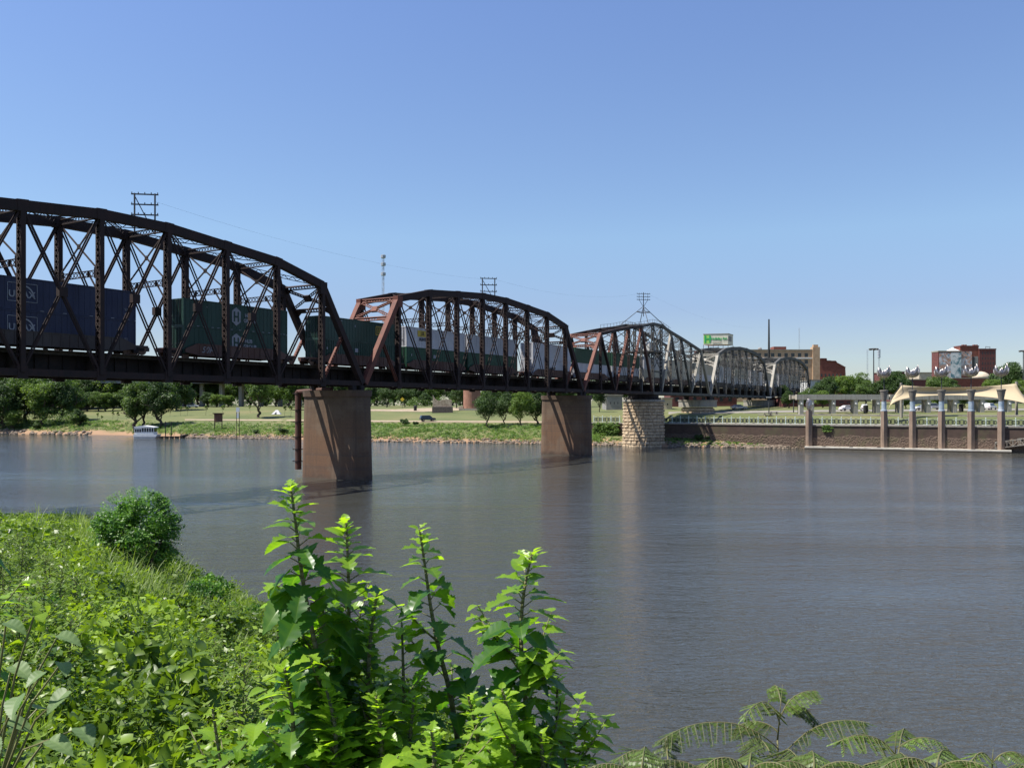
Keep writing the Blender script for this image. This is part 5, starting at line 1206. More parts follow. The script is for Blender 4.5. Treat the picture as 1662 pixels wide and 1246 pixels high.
# dense wood on the left bank
T('broad', -45, 296, 19, 1.1, 'tree of the dense dark wood at the left edge, leaning over the bank')
T('dark', 5, 292, 17, 1.15, 'dark rounded tree nearest the left edge of the wood')
T('broad', 42, 300, 20, 1.0, 'tall mid green tree second in from the left edge')
T('broad2', 68, 294, 17.5, 1.1, 'sunny light green tree in the middle of the left wood')
T('dark', 98, 298, 18, 1.0, 'dark tree at the right end of the left wood')
T('broad', 118, 304, 15, 1.0, 'mid green tree rounding off the left wood beside the lawn')
T('dark', 126, 288, 6.5, 1.1, 'small dark bushy tree at the edge of the lawn by the left wood')
T('broad2', 22, 290, 8, 1.3, 'low light green tree at the foot of the left wood above the beach')
for i, (px, Y, h, k) in enumerate([(-120,330,20,'broad'),(-80,350,21,'dark'),(-20,340,20,'broad2'),(20,345,21,'dark'),(60,350,22,'broad'),(90,342,19,'dark'),(130,368,19,'broad'),(150,372,18,'dark'),(172,366,17,'broad2'),(196,372,18,'broad'),(240,370,19,'dark'),(285,372,20,'broad'),(312,380,18,'dark'),(336,372,15,'dark'),(-180,320,20,'broad'),(108,356,17,'broad2'),(139,360,15,'dark'),(162,378,19,'broad'),(183,384,19,'dark'),(207,380,19,'dark'),(220,366,15,'broad'),(256,378,19,'broad'),(270,366,17,'dark'),(300,366,15,'dark'),(322,392,19,'broad'),(352,398,15,'dark'),(392,400,15,'broad'),(405,392,16,'dark'),(432,398,15,'dark'),(455,395,17,'broad'),(483,390,16,'dark'),(510,400,17,'broad'),(540,395,16,'dark'),(575,400,16,'broad'),(612,395,14,'dark'),(640,400,13,'broad'),(672,405,13,'dark'),(705,400,12,'broad'),(735,405,13,'dark'),(800,400,14,'broad'),(835,400,14,'dark'),(880,395,14,'broad'),(915,400,14,'dark'),(948,395,13,'broad')]):
    T(k, px, Y, h, 1.1, 'tree in the dark back row beyond the left lawn', 'back row of trees beyond the left lawn')
for i, px in enumerate(range(132, 312, 13)):
    T(['broad2','dark','broad'][i%3], px+rnd.uniform(-3,3), 346+rnd.uniform(-3,3), rnd.uniform(7,9.5), 1.2, 'small bushy tree in the row along the back of the left lawn', 'row of bushy trees at the back of the left lawn')
T('tall', 219, 272, 17, .95, 'tall tree with a thick vine covered trunk behind the cabin boat')
T('shade', 232, 274, 16, .75, 'leafy tree with a bare leaning trunk just right of the vine covered one')
T('dark', 262, 271, 17, 1.0, 'tall dark tree with a black ivy covered trunk right of the cabin boat')
T('dark', 288, 330, 15, 1.2, 'broad dark tree above the white parked car')
T('shade', 419, 285, 14.5, .95, 'big spreading shade tree alone on the left lawn')
T('broad', 375, 385, 13, 1.0, 'half hidden tree before the elevated roadway')
T('broad2', 352, 350, 6.5, 1.5, 'bright green bushy tree below the elevated roadway')
T('broad2', 370, 352, 6, 1.4, 'second bright green bushy tree below the elevated roadway')
T('dark', 338, 352, 7, 1.4, 'dark bushy tree beside the white parked car')
T('broad', 470, 340, 15, 1.2, 'tree just left of the nearest concrete pier')
T('dark', 497, 350, 14, 1.1, 'dark tree hidden behind the nearest concrete pier')
T('broad', 448, 360, 14, 1.1, 'tree behind the small white tent')
T('round', 628, 330, 10, 1.0, 'dark shade tree casting shade on the park road')
T('round', 657, 335, 9.5, 1.0, 'second dark shade tree by the yellow road sign')
T('dark', 690, 350, 6, 1.5, 'low dark tree behind the monument')
T('round', 741, 312, 10.5, .9, 'dark round tree between the monument and the round brick building')
T('dark', 752, 318, 9, .9, 'dark tree touching the round brick building')
T('dark', 600, 350, 12, 1.2, 'tree right behind the nearest concrete pier')
T('round', 790, 232, 11.2, .88, 'dark spreading tree with a crooked trunk on the middle bank')
T('bright', 846, 231, 11.5, .83, 'sunlit bright green tree beside the second concrete pier')
T('round', 818, 238, 9.5, .9, 'dark tree filling the gap between the two bank trees')
T('dark', 872, 236, 10.5, .9, 'green tree partly behind the second concrete pier')
T('round', 973, 246, 9.5, .62, 'small dark tree between the second concrete pier and the stone pier')
T('dark', 950, 300, 10, 1.0, 'dark tree behind the second concrete pier')
T('dark', 1000, 330, 12, 1.0, 'dark tree behind the grey building with the white roof')
# right hand side
for px, Y, h, k, lb in ((1343,330,11.5,'dark','dark green tree right of the farthest grey span'),(1372,350,13.5,'broad2','yellow green tree in front of the red brick building'),(1392,360,13.5,'broad','green tree right of the yellow green one'),
    (1330,290,9,'dark','low dark tree under the right end of the farthest grey span'),(1405,300,9,'broad','low green tree behind the left colonnade'),(1425,300,9.5,'dark','low dark green tree behind the first petal bowl'),
    (1448,300,13,'dark','dark tree between the first two petal bowls'),(1462,305,12,'dark','dark tree by the left mast of the sail'),(1525,310,12,'broad','green tree behind the third petal bowl'),(1538,320,11,'dark','dark tree left of the red brick row'),
    (1614,330,11,'broad2','light green tree right of the red brick row'),(1640,380,20,'dark','large dark tree behind the last petal bowl'),(1657,300,10,'broad2','light green tree at the right edge beyond the sail'),(1690,330,16,'dark','dark tree beyond the right edge'),
    (1470,245,5,'broad','low tree seen beneath the left end of the sail'),(1520,247,5.5,'broad2','bright shrub like tree seen under the sail'),(1566,250,6.2,'broad','brownish green tree seen under the middle of the sail'),(1612,247,5.6,'dark','dark low tree seen under the right part of the sail'),
    (1335,262,6.5,'broad2','light green low tree seen through the left colonnade'),(1280,262,6,'dark','dark low tree left of the left colonnade'),(1308,270,6.5,'broad','green low tree behind the left end of the colonnade'),(1270,300,8,'dark','dark tree beneath the farthest grey span')):
    T(k, px, Y, h, 1.1, lb)
# far tree line so that nothing stands bare on the horizon
for i in range(70):
    px = -700+i*40+rnd.uniform(-12,12); Y = rnd.uniform(640,760)
    T(rnd.choice(['dark','broad']), px, Y, rnd.uniform(15,20)*(1 if px < 1000 else .75), 1.8, 'tree of the distant tree line on the horizon', 'distant tree line', 0)
for px, Y, h in ((158,300,3.6),(166,292,3.2),(183,302,4),(191,296,4.4),(206,294,3.8),(240,300,4.2),(251,300,4.4),(276,302,4.6),(293,300,4.4),(304,300,4.2),(334,300,4.8),(362,298,4.8),(406,310,3.6),(462,290,4.6),(472,288,4.8)):
    T('sapling', px, Y, h, 1.0, 'thin young sapling in the row across the left lawn', 'row of young saplings on the left lawn')
# shrubs on the bank
def shrub_proto():
    root = bpy.data.objects.new('shrub', None); root['category'] = 'shrub'
    V, Fq, t = crown_cloud(21, 2200, (1,1,.9), .75, size=.2, lobes=9); c = np_mesh('foliage', V, Fq, TREE_D, None, t, smooth=False); c.parent = root
    mb = MB(); rg = np.random.default_rng(3)
    for k in range(5): a = k*1.26; mb.tube((0,0,-.1),(math.cos(a)*.4,math.sin(a)*.4,.8),.05,.02,5)
    s_ = mb.build('stem', BARK); s_.parent = root; _protos['shrub'] = [root, False]
shrub_proto()
def S(px, Y, h, ws, label, group=None):
    o = tree('shrub', wx(px,Y), Y, far_z(px,Y)-.1, h, ws, label, group, base_h=1.7); o['category'] = 'shrub'; return o
S(657, 241, 2.6, 1.0, 'round dark shrub on the bank near the blue car'); S(675, 240, 1.7, 1.1, 'small shrub right of the round dark one on the bank')
S(130, 291, 4, 1.2, 'large shrub where the left wood meets the beach'); S(30, 290, 2.6, 1.4, 'shrub on the beach at the far left'); S(60, 288, 2.2, 1.4, 'small shrub between the pale beach rocks at the far left')
S(415, 248, 1.8, 1.0, 'shrub on the bank below the shade tree'); S(342, 246, 1.6, 1.1, 'shrub among the rocks near the brown kiosk'); S(460, 246, 2.2, 1.4, 'broad shrub beside the nearest concrete pier')
S(1150, 199, 1.6, 1.2, 'shrub at the foot of the river wall'); S(1134, 199, 1.9, 1.2, 'taller shrub at the foot of the river wall beside the stone pier')
# ------------------------------------------------------------------ weeds on the far bank (uncountable)
def clumps(C, RR, per, size, aspect=.55, upness=.3, flat=.8, tvar=.2, tb=None, jit=.5):
    k = np.repeat(np.arange(len(C)), per); n = len(k); dd = unit(g.normal(size=(n,3))); dd[:,2] = np.abs(dd[:,2])*1.0+.02; dd = unit(dd)
    rr = RR[k]*(1-.3*g.random(n)**2); pos = C[k]+dd*rr[:,None]*np.array([1,1,flat])
    nr = unit(dd+g.normal(size=(n,3))*jit+np.array([0,0,upness])); V, Fq = cards(pos, nr, (size if np.isscalar(size) else size[k])*g.uniform(.6,1.4,n), aspect if np.isscalar(aspect) else aspect[k][:,None])
    t = np.clip((.5 if tb is None else tb[k])+.12*g.normal(size=n)+tvar*g.normal(size=len(C))[k], 0, 1); return V, Fq, np.repeat(t, 4)
def far_weeds():
    P = []; RR = []
    for i in range(5200):
        px = g.uniform(-250, 975); d = g.uniform(2.2, 27) if px < 960 else g.uniform(2.5, 9)
        if px < 215 and d < 3.6+1.2*math.sin(px*.05): continue
        if 195 < px < 560 and d > 16 and g.random() < .85: continue
        Y = lin(SH,px)+d; P.append((wx(px,Y), Y, far_z(px,Y)-.1)); RR.append(g.uniform(.35,1.15)*(1 if d < 20 else .5))
    for i in range(700):
        px = g.uniform(1085,1300) if g.random() < .8 else g.uniform(964,1085); d = g.uniform(1.2, 8.0); Y = lin(SH,px)+d; z = lin(TOEP,d)-max(0,(px-1240)/80.)*1.6
        if z > .2: P.append((wx(px,Y), Y, z-.1)); RR.append(g.uniform(.2,.5))
    for i in range(260):      # creeper over the wall left of the stone pier
        px = g.uniform(962,1004); Y = lin(WL,px)-.5-g.uniform(0,.8); P.append((wx(px,Y), Y, g.uniform(1.6,5.0))); RR.append(g.uniform(.3,.6))
    for i in range(40): px = g.normal()*4+1342; Y = lin(WL,px)-.5; P.append((wx(px,Y), Y, g.uniform(3.6,5.0))); RR.append(g.uniform(.2,.4))
    V, Fq, t = clumps(np.array(P), np.array(RR), 34, .30, .55, .3, .9, tvar=.3, jit=.7)
    tag(np_mesh('bank_weeds', V, Fq, BANKL, None, t, False), 'rank green weeds covering the far river bank', 'weeds', None, 'stuff')
far_weeds()
def understory():
    P = []; RR = []
    for i in range(900):
        px = g.uniform(-900, 1000); Y = g.uniform(585, 640); P.append((wx(px,Y), Y, far_z(px,Y)+g.uniform(-1,7))); RR.append(g.uniform(2,4))
    V, Fq, t = clumps(np.array(P), np.array(RR), 40, 1.3, .6, .2, 1.0)
    tag(np_mesh('distant_wood', V, Fq, TREE_D, None, t, False), 'far dark wood closing the horizon', 'wood', None, 'stuff')
    P = []; RR = []
    for i in range(520):
        q = g.random()
        if q < .4: px = g.uniform(-260, 128); Y = lin(SH,px)+g.uniform(5,24); h = g.uniform(-.3,3.8)
        elif q < .95: px = g.uniform(128, 960); Y = g.uniform(388, 402); h = g.uniform(-.2,3.5)
        else: px = g.uniform(660, 705); Y = g.uniform(345, 352); h = g.uniform(-.2,2)
        P.append((wx(px,Y), Y, far_z(px,Y)+h)); RR.append(g.uniform(1.0,2.2))
    V, Fq, t = clumps(np.array(P), np.array(RR), 70, .42, .6, .2, 1.0)
    tag(np_mesh('wood_undergrowth', V, Fq, TREE_A, None, t, False), 'dense dark undergrowth beneath the far trees', 'undergrowth', None, 'stuff')
understory()
def rocks():
    mb = MB(); rr = random.Random(9); ico = [(0,0,1)]+[(math.cos(a)*.89,math.sin(a)*.89,.45) for a in [k*1.2566 for k in range(5)]]+[(math.cos(a)*.89,math.sin(a)*.89,-.45) for a in [.628+k*1.2566 for k in range(5)]]+[(0,0,-1)]
    fs = [(0,i,i%5+1) for i in range(1,6)]+[(i,i+5,i%5+1) for i in range(1,6)]+[(i%5+1,i+5,(i%5)+6) for i in range(1,6)]+[(11,(i%5)+6,i+5) for i in range(1,6)]
    for k in range(1500):
        q = rr.random(); px = rr.uniform(295,482) if q < .3 else rr.uniform(780,1010) if q < .55 else rr.uniform(1085,1312) if q < .8 else rr.uniform(0,150) if q < .86 else rr.uniform(600,800)
        d = abs(rr.gauss(.2,1.2)); Y = lin(SH,px)+.6+d; s_ = rr.uniform(.18,.6)*(1.6 if px < 150 else 1)
        z = (lin(BANKP,d+.6) if px < 960 else lin(TOEP,d+.6)); a = rr.uniform(0,6.28); sx, sy, sz = rr.uniform(.7,1.3), rr.uniform(.7,1.2), rr.uniform(.5,.8); vv = []
        for x, y, zz in ico:
            f = s_*rr.uniform(.75,1.15); x, y = x*sx, y*sy; vv.append((wx(px,Y)+f*(x*math.cos(a)-y*math.sin(a)), Y+f*(x*math.sin(a)+y*math.cos(a)), max(z,0)+f*zz*sz))
        mb.add(vv, fs)
    tag(mb.build('shore_rocks', mottled('grey_brown_rock', (.10,.078,.058), (.24,.19,.145), 1.5, .95, .5, world=True)), 'grey and tan boulders strewn along the far waterline', 'rocks', None, 'stuff')
rocks()
# ------------------------------------------------------------------ near bank
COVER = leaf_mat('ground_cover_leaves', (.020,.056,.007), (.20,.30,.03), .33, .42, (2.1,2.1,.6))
GRASS = leaf_mat('tall_grass_blades', (.06,.11,.02), (.25,.32,.09), .38, .5, (1.8,1.9,.8))
MULB = leaf_mat('mulberry_leaves', (.034,.105,.016), (.22,.34,.03), .45, .34, (2.6,2.6,.7))
BUSHM = leaf_mat('bush_leaves', (.016,.062,.010), (.12,.25,.03), .25, .45)
MIMO = leaf_mat('mimosa_leaflets', (.022,.036,.008), (.13,.205,.035), .26, .45, (1.6,1.5,.6))
STEM = mottled('green_brown_stem', (.09,.10,.04), (.16,.14,.07), 8, .7, .2); STEMG = mottled('pale_green_stem', (.10,.11,.04), (.18,.16,.07), 8, .6, .1)
def NZ(X, Y): return np.array([near_z(float(x), float(y)) for x, y in zip(X, Y)])
def leaf_template(kind='lobed', ns=25, nc=5):
    t = np.linspace(0, 1, ns)
    if kind == 'lobed': w_ = .33*np.sin(np.pi*np.clip(t,0,1)**.60)**.8; w_ *= 1+.42*np.cos(t*math.pi*5.0+.6)*(t > .1)*(t < .8); w_ += .030*((np.arange(ns)%2)*2-1)*(t > .05)*(t < .95)
    elif kind == 'ovate': w_ = .36*np.sin(np.pi*t**.66)**.85; w_ += .022*((np.arange(ns)%2)*2-1)*(t > .1)*(t < .95)
    else: w_ = .30*np.sin(np.pi*t**.8)
    w_[0] = .01; w_[-1] = .004; v = np.linspace(-1, 1, nc) if nc < 7 else np.array([-1,-.5,-.07,0,.07,.5,1]); U_, V_ = np.meshgrid(t, v, indexing='ij'); y = V_*w_[:,None]
    x = U_-.16*np.abs(V_)*(w_[:,None]/.4)*(1-U_); 
    z = .30*np.abs(y)**1.15-.10*(U_**2)+.009*np.sin(U_*34)*(np.abs(V_))
    pts = np.stack([x, y, z], 2).reshape(-1,3); idx = np.arange(ns*nc).reshape(ns,nc); q = np.stack([idx[:-1,:-1], idx[1:,:-1], idx[1:,1:], idx[:-1,1:]], 2).reshape(-1,4); dt = (.22*np.exp(-(V_/.05)**2)+.07*np.cos(U_*34)*(np.abs(V_) > .2)-.05*np.abs(V_)).reshape(-1); return pts, q, dt
TPL = {k: leaf_template(k, 25, 7) for k in ('lobed','ovate')}; TPL['small'] = leaf_template('ovate', 6, 3)
def place(tpl, pos, dirs, ups, size, tint, bend=None):
    P, Q, DT = tpl; N = len(pos); d = unit(dirs); s = unit(np.cross(ups, d)); n = np.cross(d, s)
    L = np.repeat(P[None], N, 0)*size[:,None,None]
    if bend is not None: L[:,:,2] -= bend[:,None]*P[None,:,0]**2*size[:,None]
    V = pos[:,None]+L[:,:,0:1]*d[:,None]+L[:,:,1:2]*s[:,None]+L[:,:,2:3]*n[:,None]
    F_ = (Q[None]+(np.arange(N)*len(P))[:,None,None]).reshape(-1,4); return V.reshape(-1,3), F_, np.clip(np.repeat(tint, len(P))+np.tile(DT, N), 0, 1)
class Leaves:
    def __init__(s): s.V = []; s.F = []; s.t = []; s.n = 0
    def add(s, r): s.V.append(r[0]); s.F.append(r[1]+s.n); s.t.append(r[2]); s.n += len(r[0])
    def build(s, name, mat, parent=None, smooth=True):
        V = np.vstack(s.V)
        if parent is not None: V = V-np.array(parent.location)
        return np_mesh(name, V, np.vstack(s.F), mat, parent, np.concatenate(s.t), smooth)
def near_cover():
    # low carpet
    n = 9000; px = g.uniform(-260, 1150, n); Y = np.exp(g.uniform(math.log(1.9), math.log(85), n)); X = (px-831)/F*Y; z = NZ(X, Y); ok = z > .02; X, Y, z = X[ok], Y[ok], z[ok]; n = len(X)
    r = .10*Y**.58*g.uniform(.5,1.4,n); C = np.stack([X, Y, z-.15], 1); L = Leaves()
    L.add(clumps(C, r, 26, np.clip(.22*r,.022,.10), np.where(g.random(n) < .5,.2,.6), .35, .85, .2, tb=g.uniform(.1,.5,n), jit=.9))
    near = Leaves()
    # mounds: single plants heaped over the slope, each of its own kind
    n = 860; px = g.uniform(-240, 1100, n); Y = np.exp(g.uniform(math.log(2.6), math.log(80), n)); X = (px-831)/F*Y; z = NZ(X, Y); ok = z > .05
    for x, y, z_, p_ in zip(X[ok], Y[ok], z[ok], px[ok]):
        Rm = .15*y**.62*g.uniform(.6,1.5); H = min(Rm*g.uniform(.7,1.5)+.12, g.uniform(.5,1.0)); hm = 1-.7*math.exp(-((p_-235)/70)**2)*(y > 12)*(y < 27); H *= hm
        kind = g.random(); s_ = Rm*(.13 if kind < .45 else .17 if kind < .75 else .085); s_ = min(max(s_, .02), .16); asp = .62 if kind < .45 else .2 if kind < .75 else .5
        k = int(min(3200, 30*Rm*Rm/s_**2)); dd = unit(g.normal(size=(k,3))); dd[:,2] = np.abs(dd[:,2]); rr = (1-.45*g.random(k)**2)*(1+.12*np.sin(dd[:,0]*9+x*7)*np.cos(dd[:,1]*8+y*5)+.08*g.normal(size=k))
        pos = np.array([x, y, z_-.1])+dd*rr[:,None]*np.array([Rm, Rm, H+.1]); nr = unit(dd+g.normal(size=(k,3))*(.75 if kind < .45 else 1.0)+np.array([0,0,.3]))
        lg = None if kind < .45 or kind >= .75 else dd*1.0+np.array([0,0,.9])+g.normal(size=(k,3))*.4
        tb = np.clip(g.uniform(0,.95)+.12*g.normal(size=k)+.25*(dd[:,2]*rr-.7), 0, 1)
        if y < 9 and kind < .45:
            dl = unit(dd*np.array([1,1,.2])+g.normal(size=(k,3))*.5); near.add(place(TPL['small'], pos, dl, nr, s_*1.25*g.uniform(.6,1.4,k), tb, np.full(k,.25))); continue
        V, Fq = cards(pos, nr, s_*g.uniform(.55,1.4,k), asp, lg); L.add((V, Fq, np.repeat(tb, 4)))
    tag(near.build('broad_leaved_cover', COVER, None, True), 'broad bright leaves of low plants heaped up near the viewer', 'ground cover', None, 'stuff')
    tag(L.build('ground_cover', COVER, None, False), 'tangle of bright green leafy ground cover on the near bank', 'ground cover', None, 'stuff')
near_cover()
def ribbon(P, Wd, side, lens):
    pass
def blades(base, n_per, L, lean, w0, seg=5):
    """curved grass blades; base (N,3)"""
    k = np.repeat(np.arange(len(base)), n_per); N = len(k); a = g.uniform(0, 2*np.pi, N); ln = L[k]*g.uniform(.6,1.15,N); le = lean*g.uniform(.3,1.4,N)
    t = np.linspace(0, 1, seg)[None,:]; dx = np.cos(a)[:,None]; dy = np.sin(a)[:,None]; b = base[k]+np.stack([g.normal(size=N)*.08, g.normal(size=N)*.08, np.zeros(N)], 1)
    hz = ln[:,None]*(t-.42*le[:,None]*t**2.4); out = ln[:,None]*le[:,None]*t**2*.75
    X = b[:,0:1]+dx*out; Y = b[:,1:2]+dy*out; Z = b[:,2:3]+hz; wd = (w0[k] if not np.isscalar(w0) else np.full(N,w0))[:,None]*(1-t**1.6)*.5+.001
    L_ = np.stack([X-dy*wd, Y+dx*wd, Z], 2); R_ = np.stack([X+dy*wd, Y-dx*wd, Z], 2)
    V = np.stack([L_, R_], 2).reshape(-1,3); idx = (np.arange(N)*seg*2)[:,None]+(np.arange(seg-1)*2)[None,:]; Fq = np.stack([idx, idx+1, idx+3, idx+2], 2).reshape(-1,4)
    tt = np.repeat(np.clip(.45+.25*g.normal(size=N), 0, 1), seg*2); return V, Fq, tt
def tall_grass():
    n = 2600; px = g.uniform(-150, 520, n); Y = np.exp(g.uniform(math.log(9), math.log(75), n)); X = (px-831)/F*Y; z = NZ(X, Y); ok = z > .1
    m_ = ok & (g.random(n) < np.where((px > 120) & (px < 440) & (Y > 14), .8, .12)); X, Y, z = X[m_], Y[m_], z[m_]; L = g.uniform(.8,1.6,len(X))*np.clip(Y/25,.6,1.25)
    V, Fq, t = blades(np.stack([X,Y,z],1), 12, L, .8, np.clip(Y*.0012,.012,.05))
    tag(np_mesh('tall_grass', V, Fq, GRASS, None, t, False), 'long arching grass blades between the bush and the water', 'grass', None, 'stuff')
tall_grass()
def ragweed_proto():
    root = bpy.data.objects.new('tall_weed', None); rg = np.random.default_rng(8); H = 1.5; mb = MB(); mb.path([Vector((0,0,-.2)),Vector((.02,.01,.5)),Vector((-.02,.03,1.0)),Vector((0,0,H))], [.012,.011,.008,.004], 5)
    P = []; D = []; S_ = []
    for i in range(60):
        z = .25+(H-.25)*i/60; a = i*2.4; rl = .34*(1-.75*i/60); 
        tip = Vector((math.cos(a)*rl, math.sin(a)*rl, z+.12)); mb.tube((0,0,z), tip, .004, .002, 4)
        for k in range(7): f = .3+.7*k/6; P.append((tip.x*f+rg.normal()*.02, tip.y*f+rg.normal()*.02, z+.12*f+rg.normal()*.02)); D.append((math.cos(a+(-1)**k*.7), math.sin(a+(-1)**k*.7), .1)); S_.append(.14*(1-.5*i/60)*rg.uniform(.7,1.2))
    st = mb.build('stem', STEM); st.parent = root; P = np.array(P); D = np.array(D); V, Fq = cards(P+unit(D)*np.array(S_)[:,None]*.4, unit(rg.normal(size=(len(P),3))*.35+np.array([0,0,1.])), np.array(S_), .38, D)
    c = np_mesh('foliage', V, Fq, COVER, None, np.repeat(np.clip(.35+.3*rg.random(len(P)),0,1),4), False); c.parent = root; _protos['weed'] = [root, False]
ragweed_proto()
for i in range(130):
    px = g.uniform(-120, 128) if i < 105 else g.uniform(330, 430); Y = float(np.exp(g.uniform(math.log(6), math.log(32)))); x = wx(px,Y); z = near_z(x,Y)
    if z < .3: continue
    o = tree('weed', x, Y, z-.1, g.uniform(.75,1.25), 1.15, 'leafy weed stalk standing out of the ground cover on the near bank', 'tall weed stalks on the near bank', base_h=1.5); o['category'] = 'weed'
def near_shrub_proto(kind, mat, seed, size):
    root = bpy.data.objects.new('leafy_bush', None); V, Fq, t = crown_cloud(seed, 5200, (.62,.62,.5), .5, size=size, lobes=16, lobe_r=(.3,.5), spread=.85, shell=.5); c = np_mesh('foliage', V, Fq, mat, None, t, False); c.parent = root
    mb = MB()
    for k in range(6): a = k*1.05; mb.tube((0,0,-.15),(math.cos(a)*.35,math.sin(a)*.35,.65),.014,.006,5)
    s_ = mb.build('stem', STEM); s_.parent = root; _protos[kind] = [root, False]
near_shrub_proto('nb1', BUSHM, 41, .060); near_shrub_proto('nb2', COVER, 42, .075)
for kd, px, Y, h, ws, lb in (('nb2',262,15,.9,1.0,'bright leafy bush in the tall grass just in front of the round bush'),('nb1',335,24,1.5,.9,'dark low bush at the water side right of the round bush'),('nb1',392,22,1.3,.8,'small dark bush near the water beside the tall shoots'),
    ('nb2',310,13,1.0,1.2,'light green low bush in the middle of the near bank'),('nb1',300,11.5,.8,1.3,'dark feathery low bush in the middle of the near bank'),('nb2',150,9,.9,1.2,'light green bush left of the middle of the near bank'),
    ('nb1',55,9,.9,1.2,'dark bush among the weeds at the left edge'),('nb1',420,14,.9,1.0,'dark bush half hidden by the tallest foreground shoot'),('nb1',215,7.5,.7,1.2,'low dark bush in the lower left foreground')):
    x = wx(px,Y); o = tree(kd, x, Y, near_z(x,Y), h, ws, lb, base_h=1.0); o['category'] = 'bush'
# ---- the dark round bush
def bush():
    Y = 26.4; x = wx(221,Y); z = near_z(x,Y)-.28; root = thing('round_bush', 'dense dark green round bush with feathery edges standing alone by the water', 'bush', (x,Y,z))
    V, Fq, t = crown_cloud(31, 26000, (1.34,1.3,1.62), 1.70, size=.085, lobes=46, lobe_r=(.20,.38), shell=.5, spread=.80, inner=.66); c = np_mesh('foliage', V, Fq, BUSHM, root, t, False)
    rg = np.random.default_rng(6); n = 420; d = unit(rg.normal(size=(n,3))+np.array([0,0,.35])); d[:,2] = np.maximum(d[:,2], -.25); mb = MB()
    P = []; D = []
    for k in range(n):
        b = Vector(d[k])*1.1*Vector((1,1,1)).x; b = Vector((d[k][0]*1.08, d[k][1]*1.08, 1.66+d[k][2]*1.42)); e = b+Vector(d[k])*.32+Vector((0,0,-.06)); 
        for q in range(10): P.append(tuple(b.lerp(e, q/9))); s_ = (-1)**q; D.append((d[k][0]+s_*d[k][1]*1.2, d[k][1]-s_*d[k][0]*1.2, .1))
    P = np.array(P); D = np.array(D); V, Fq = cards(P+unit(D)*.03, unit(rg.normal(size=P.shape)*.4+np.array([0,0,1.])), np.full(len(P),.085), .35, D)
    np_mesh('twig_leaves', V, Fq, BUSHM, root, np.repeat(.6+.3*rg.random(len(P)),4), False)
    for k in range(9): a = k*.7; mb.path([Vector((x,Y,z-.1)), Vector((x+.35*math.cos(a),Y+.35*math.sin(a),z+.8)), Vector((x+.9*math.cos(a),Y+.9*math.sin(a),z+1.9))], [.05,.035,.012], 6)
    mb.build('branches', BARK, root)
bush()
# ---- large leaves with real outline
def shoot(pts, label, top=1.0, size=.118, inter=.0155, name='mulberry_shoot', group=None, side=3, seed=1, apex_leaves=9, rmax=.011, tipl=.30):
    """pts: stem points in world, base first. Leaves spiral up, small and yellow green at the tip"""
    rg = np.random.default_rng(seed); P = [Vector(p) for p in pts]
    fine = []
    for i in range(len(P)-1):
        for k in range(8):
            t = k/8; a = P[max(i-1,0)]; b = P[i]; c = P[i+1]; d = P[min(i+2,len(P)-1)]
            fine.append(.5*((2*b)+(c-a)*t+(2*a-5*b+4*c-d)*t*t+(3*b-a-3*c+d)*t**3))
    fine.append(P[-1]); root = thing(name, label, 'plant', tuple(P[0]), 0, group)
    n = len(fine); mb = MB(); mb.path(fine, [rmax*(1-.72*i/n) for i in range(n)], 7); ar = [0]
    for a, b in zip(fine, fine[1:]): ar.append(ar[-1]+(b-a).length)
    Ltot = ar[-1]
    def at_(s_):
        for i in range(n-1):
            if ar[i+1] >= s_: f = (s_-ar[i])/max(ar[i+1]-ar[i],1e-6); return fine[i].lerp(fine[i+1], f), (fine[i+1]-fine[i]).normalized()
        return fine[-1], (fine[-1]-fine[-2]).normalized()
    lv = Leaves(); pos=[]; dr=[]; up=[]; sz=[]; tn=[]; bd=[]; s_ = Ltot; k = 0; ang = rg.uniform(0,6.28)
    def put(p, d, s, t, b=.25):
        pos.append(tuple(p)); dr.append(tuple(d)); sz.append(s); tn.append(t); bd.append(b); up.append((rg.normal()*.22, rg.normal()*.22, 1))
    while s_ > .0:
        depth = Ltot-s_; q = min(1, depth/tipl); p, ax = at_(s_); ang += 2.4+rg.normal()*.35
        o = Vector((math.cos(ang), math.sin(ang), 0)); s = size*(.28+.80*q**.8)*rg.uniform(.6,1.25); el = .75-.75*q+rg.normal()*.12
        pd = (o+UP*(.55+.3*(1-q))).normalized(); pl = s*(.22+.25*q); e = p+pd*pl; mb.tube(p, e, .0022, .0016, 5)
        put(e, (o+UP*(el-.35*q)).normalized(), s, float(np.clip(1.0-1.0*q+.16*rg.normal(), .06, 1)), .12+.3*q*rg.random())
        s_ -= inter*(.35+.65*q)*rg.uniform(.8,1.2); k += 1
    for j in range(side*2):                                    # side twigs with their own leaves
        sb = Ltot*rg.uniform(.15,.7); p, ax = at_(sb); a = rg.uniform(0,6.28); o = Vector((math.cos(a), math.sin(a), .9)).normalized(); Ls = rg.uniform(.12,.30); e = p+o*Ls; mb.path([p, p+o*Ls*.5+Vector((0,0,-.01)), e], [.004,.003,.002], 5)
        for m in range(9):
            f = .25+.75*m/8; aa = a+(-1)**m*1.0+rg.normal()*.3; oo = Vector((math.cos(aa), math.sin(aa), .15)); put(p+o*Ls*f, oo.normalized(), size*rg.uniform(.5,.9)*(1.15-.5*f), float(np.clip(.25+.6*f+.1*rg.normal(),0,1)), .25)
    pos, dr, up, sz, tn, bd = map(np.array, (pos, dr, up, sz, tn, bd)); lob = rg.random(len(pos)) < .6
    for kd, m in (('lobed', lob), ('ovate', ~lob)):
        if m.any(): lv.add(place(TPL[kd], pos[m], dr[m], up[m], sz[m], tn[m], bd[m]))
    mb.build('stem', STEM, root, smooth=True); lv.build('leaves', MULB, root); return root
def pp(px, py, Y): return (wx(px,Y), Y, wz(py,Y))
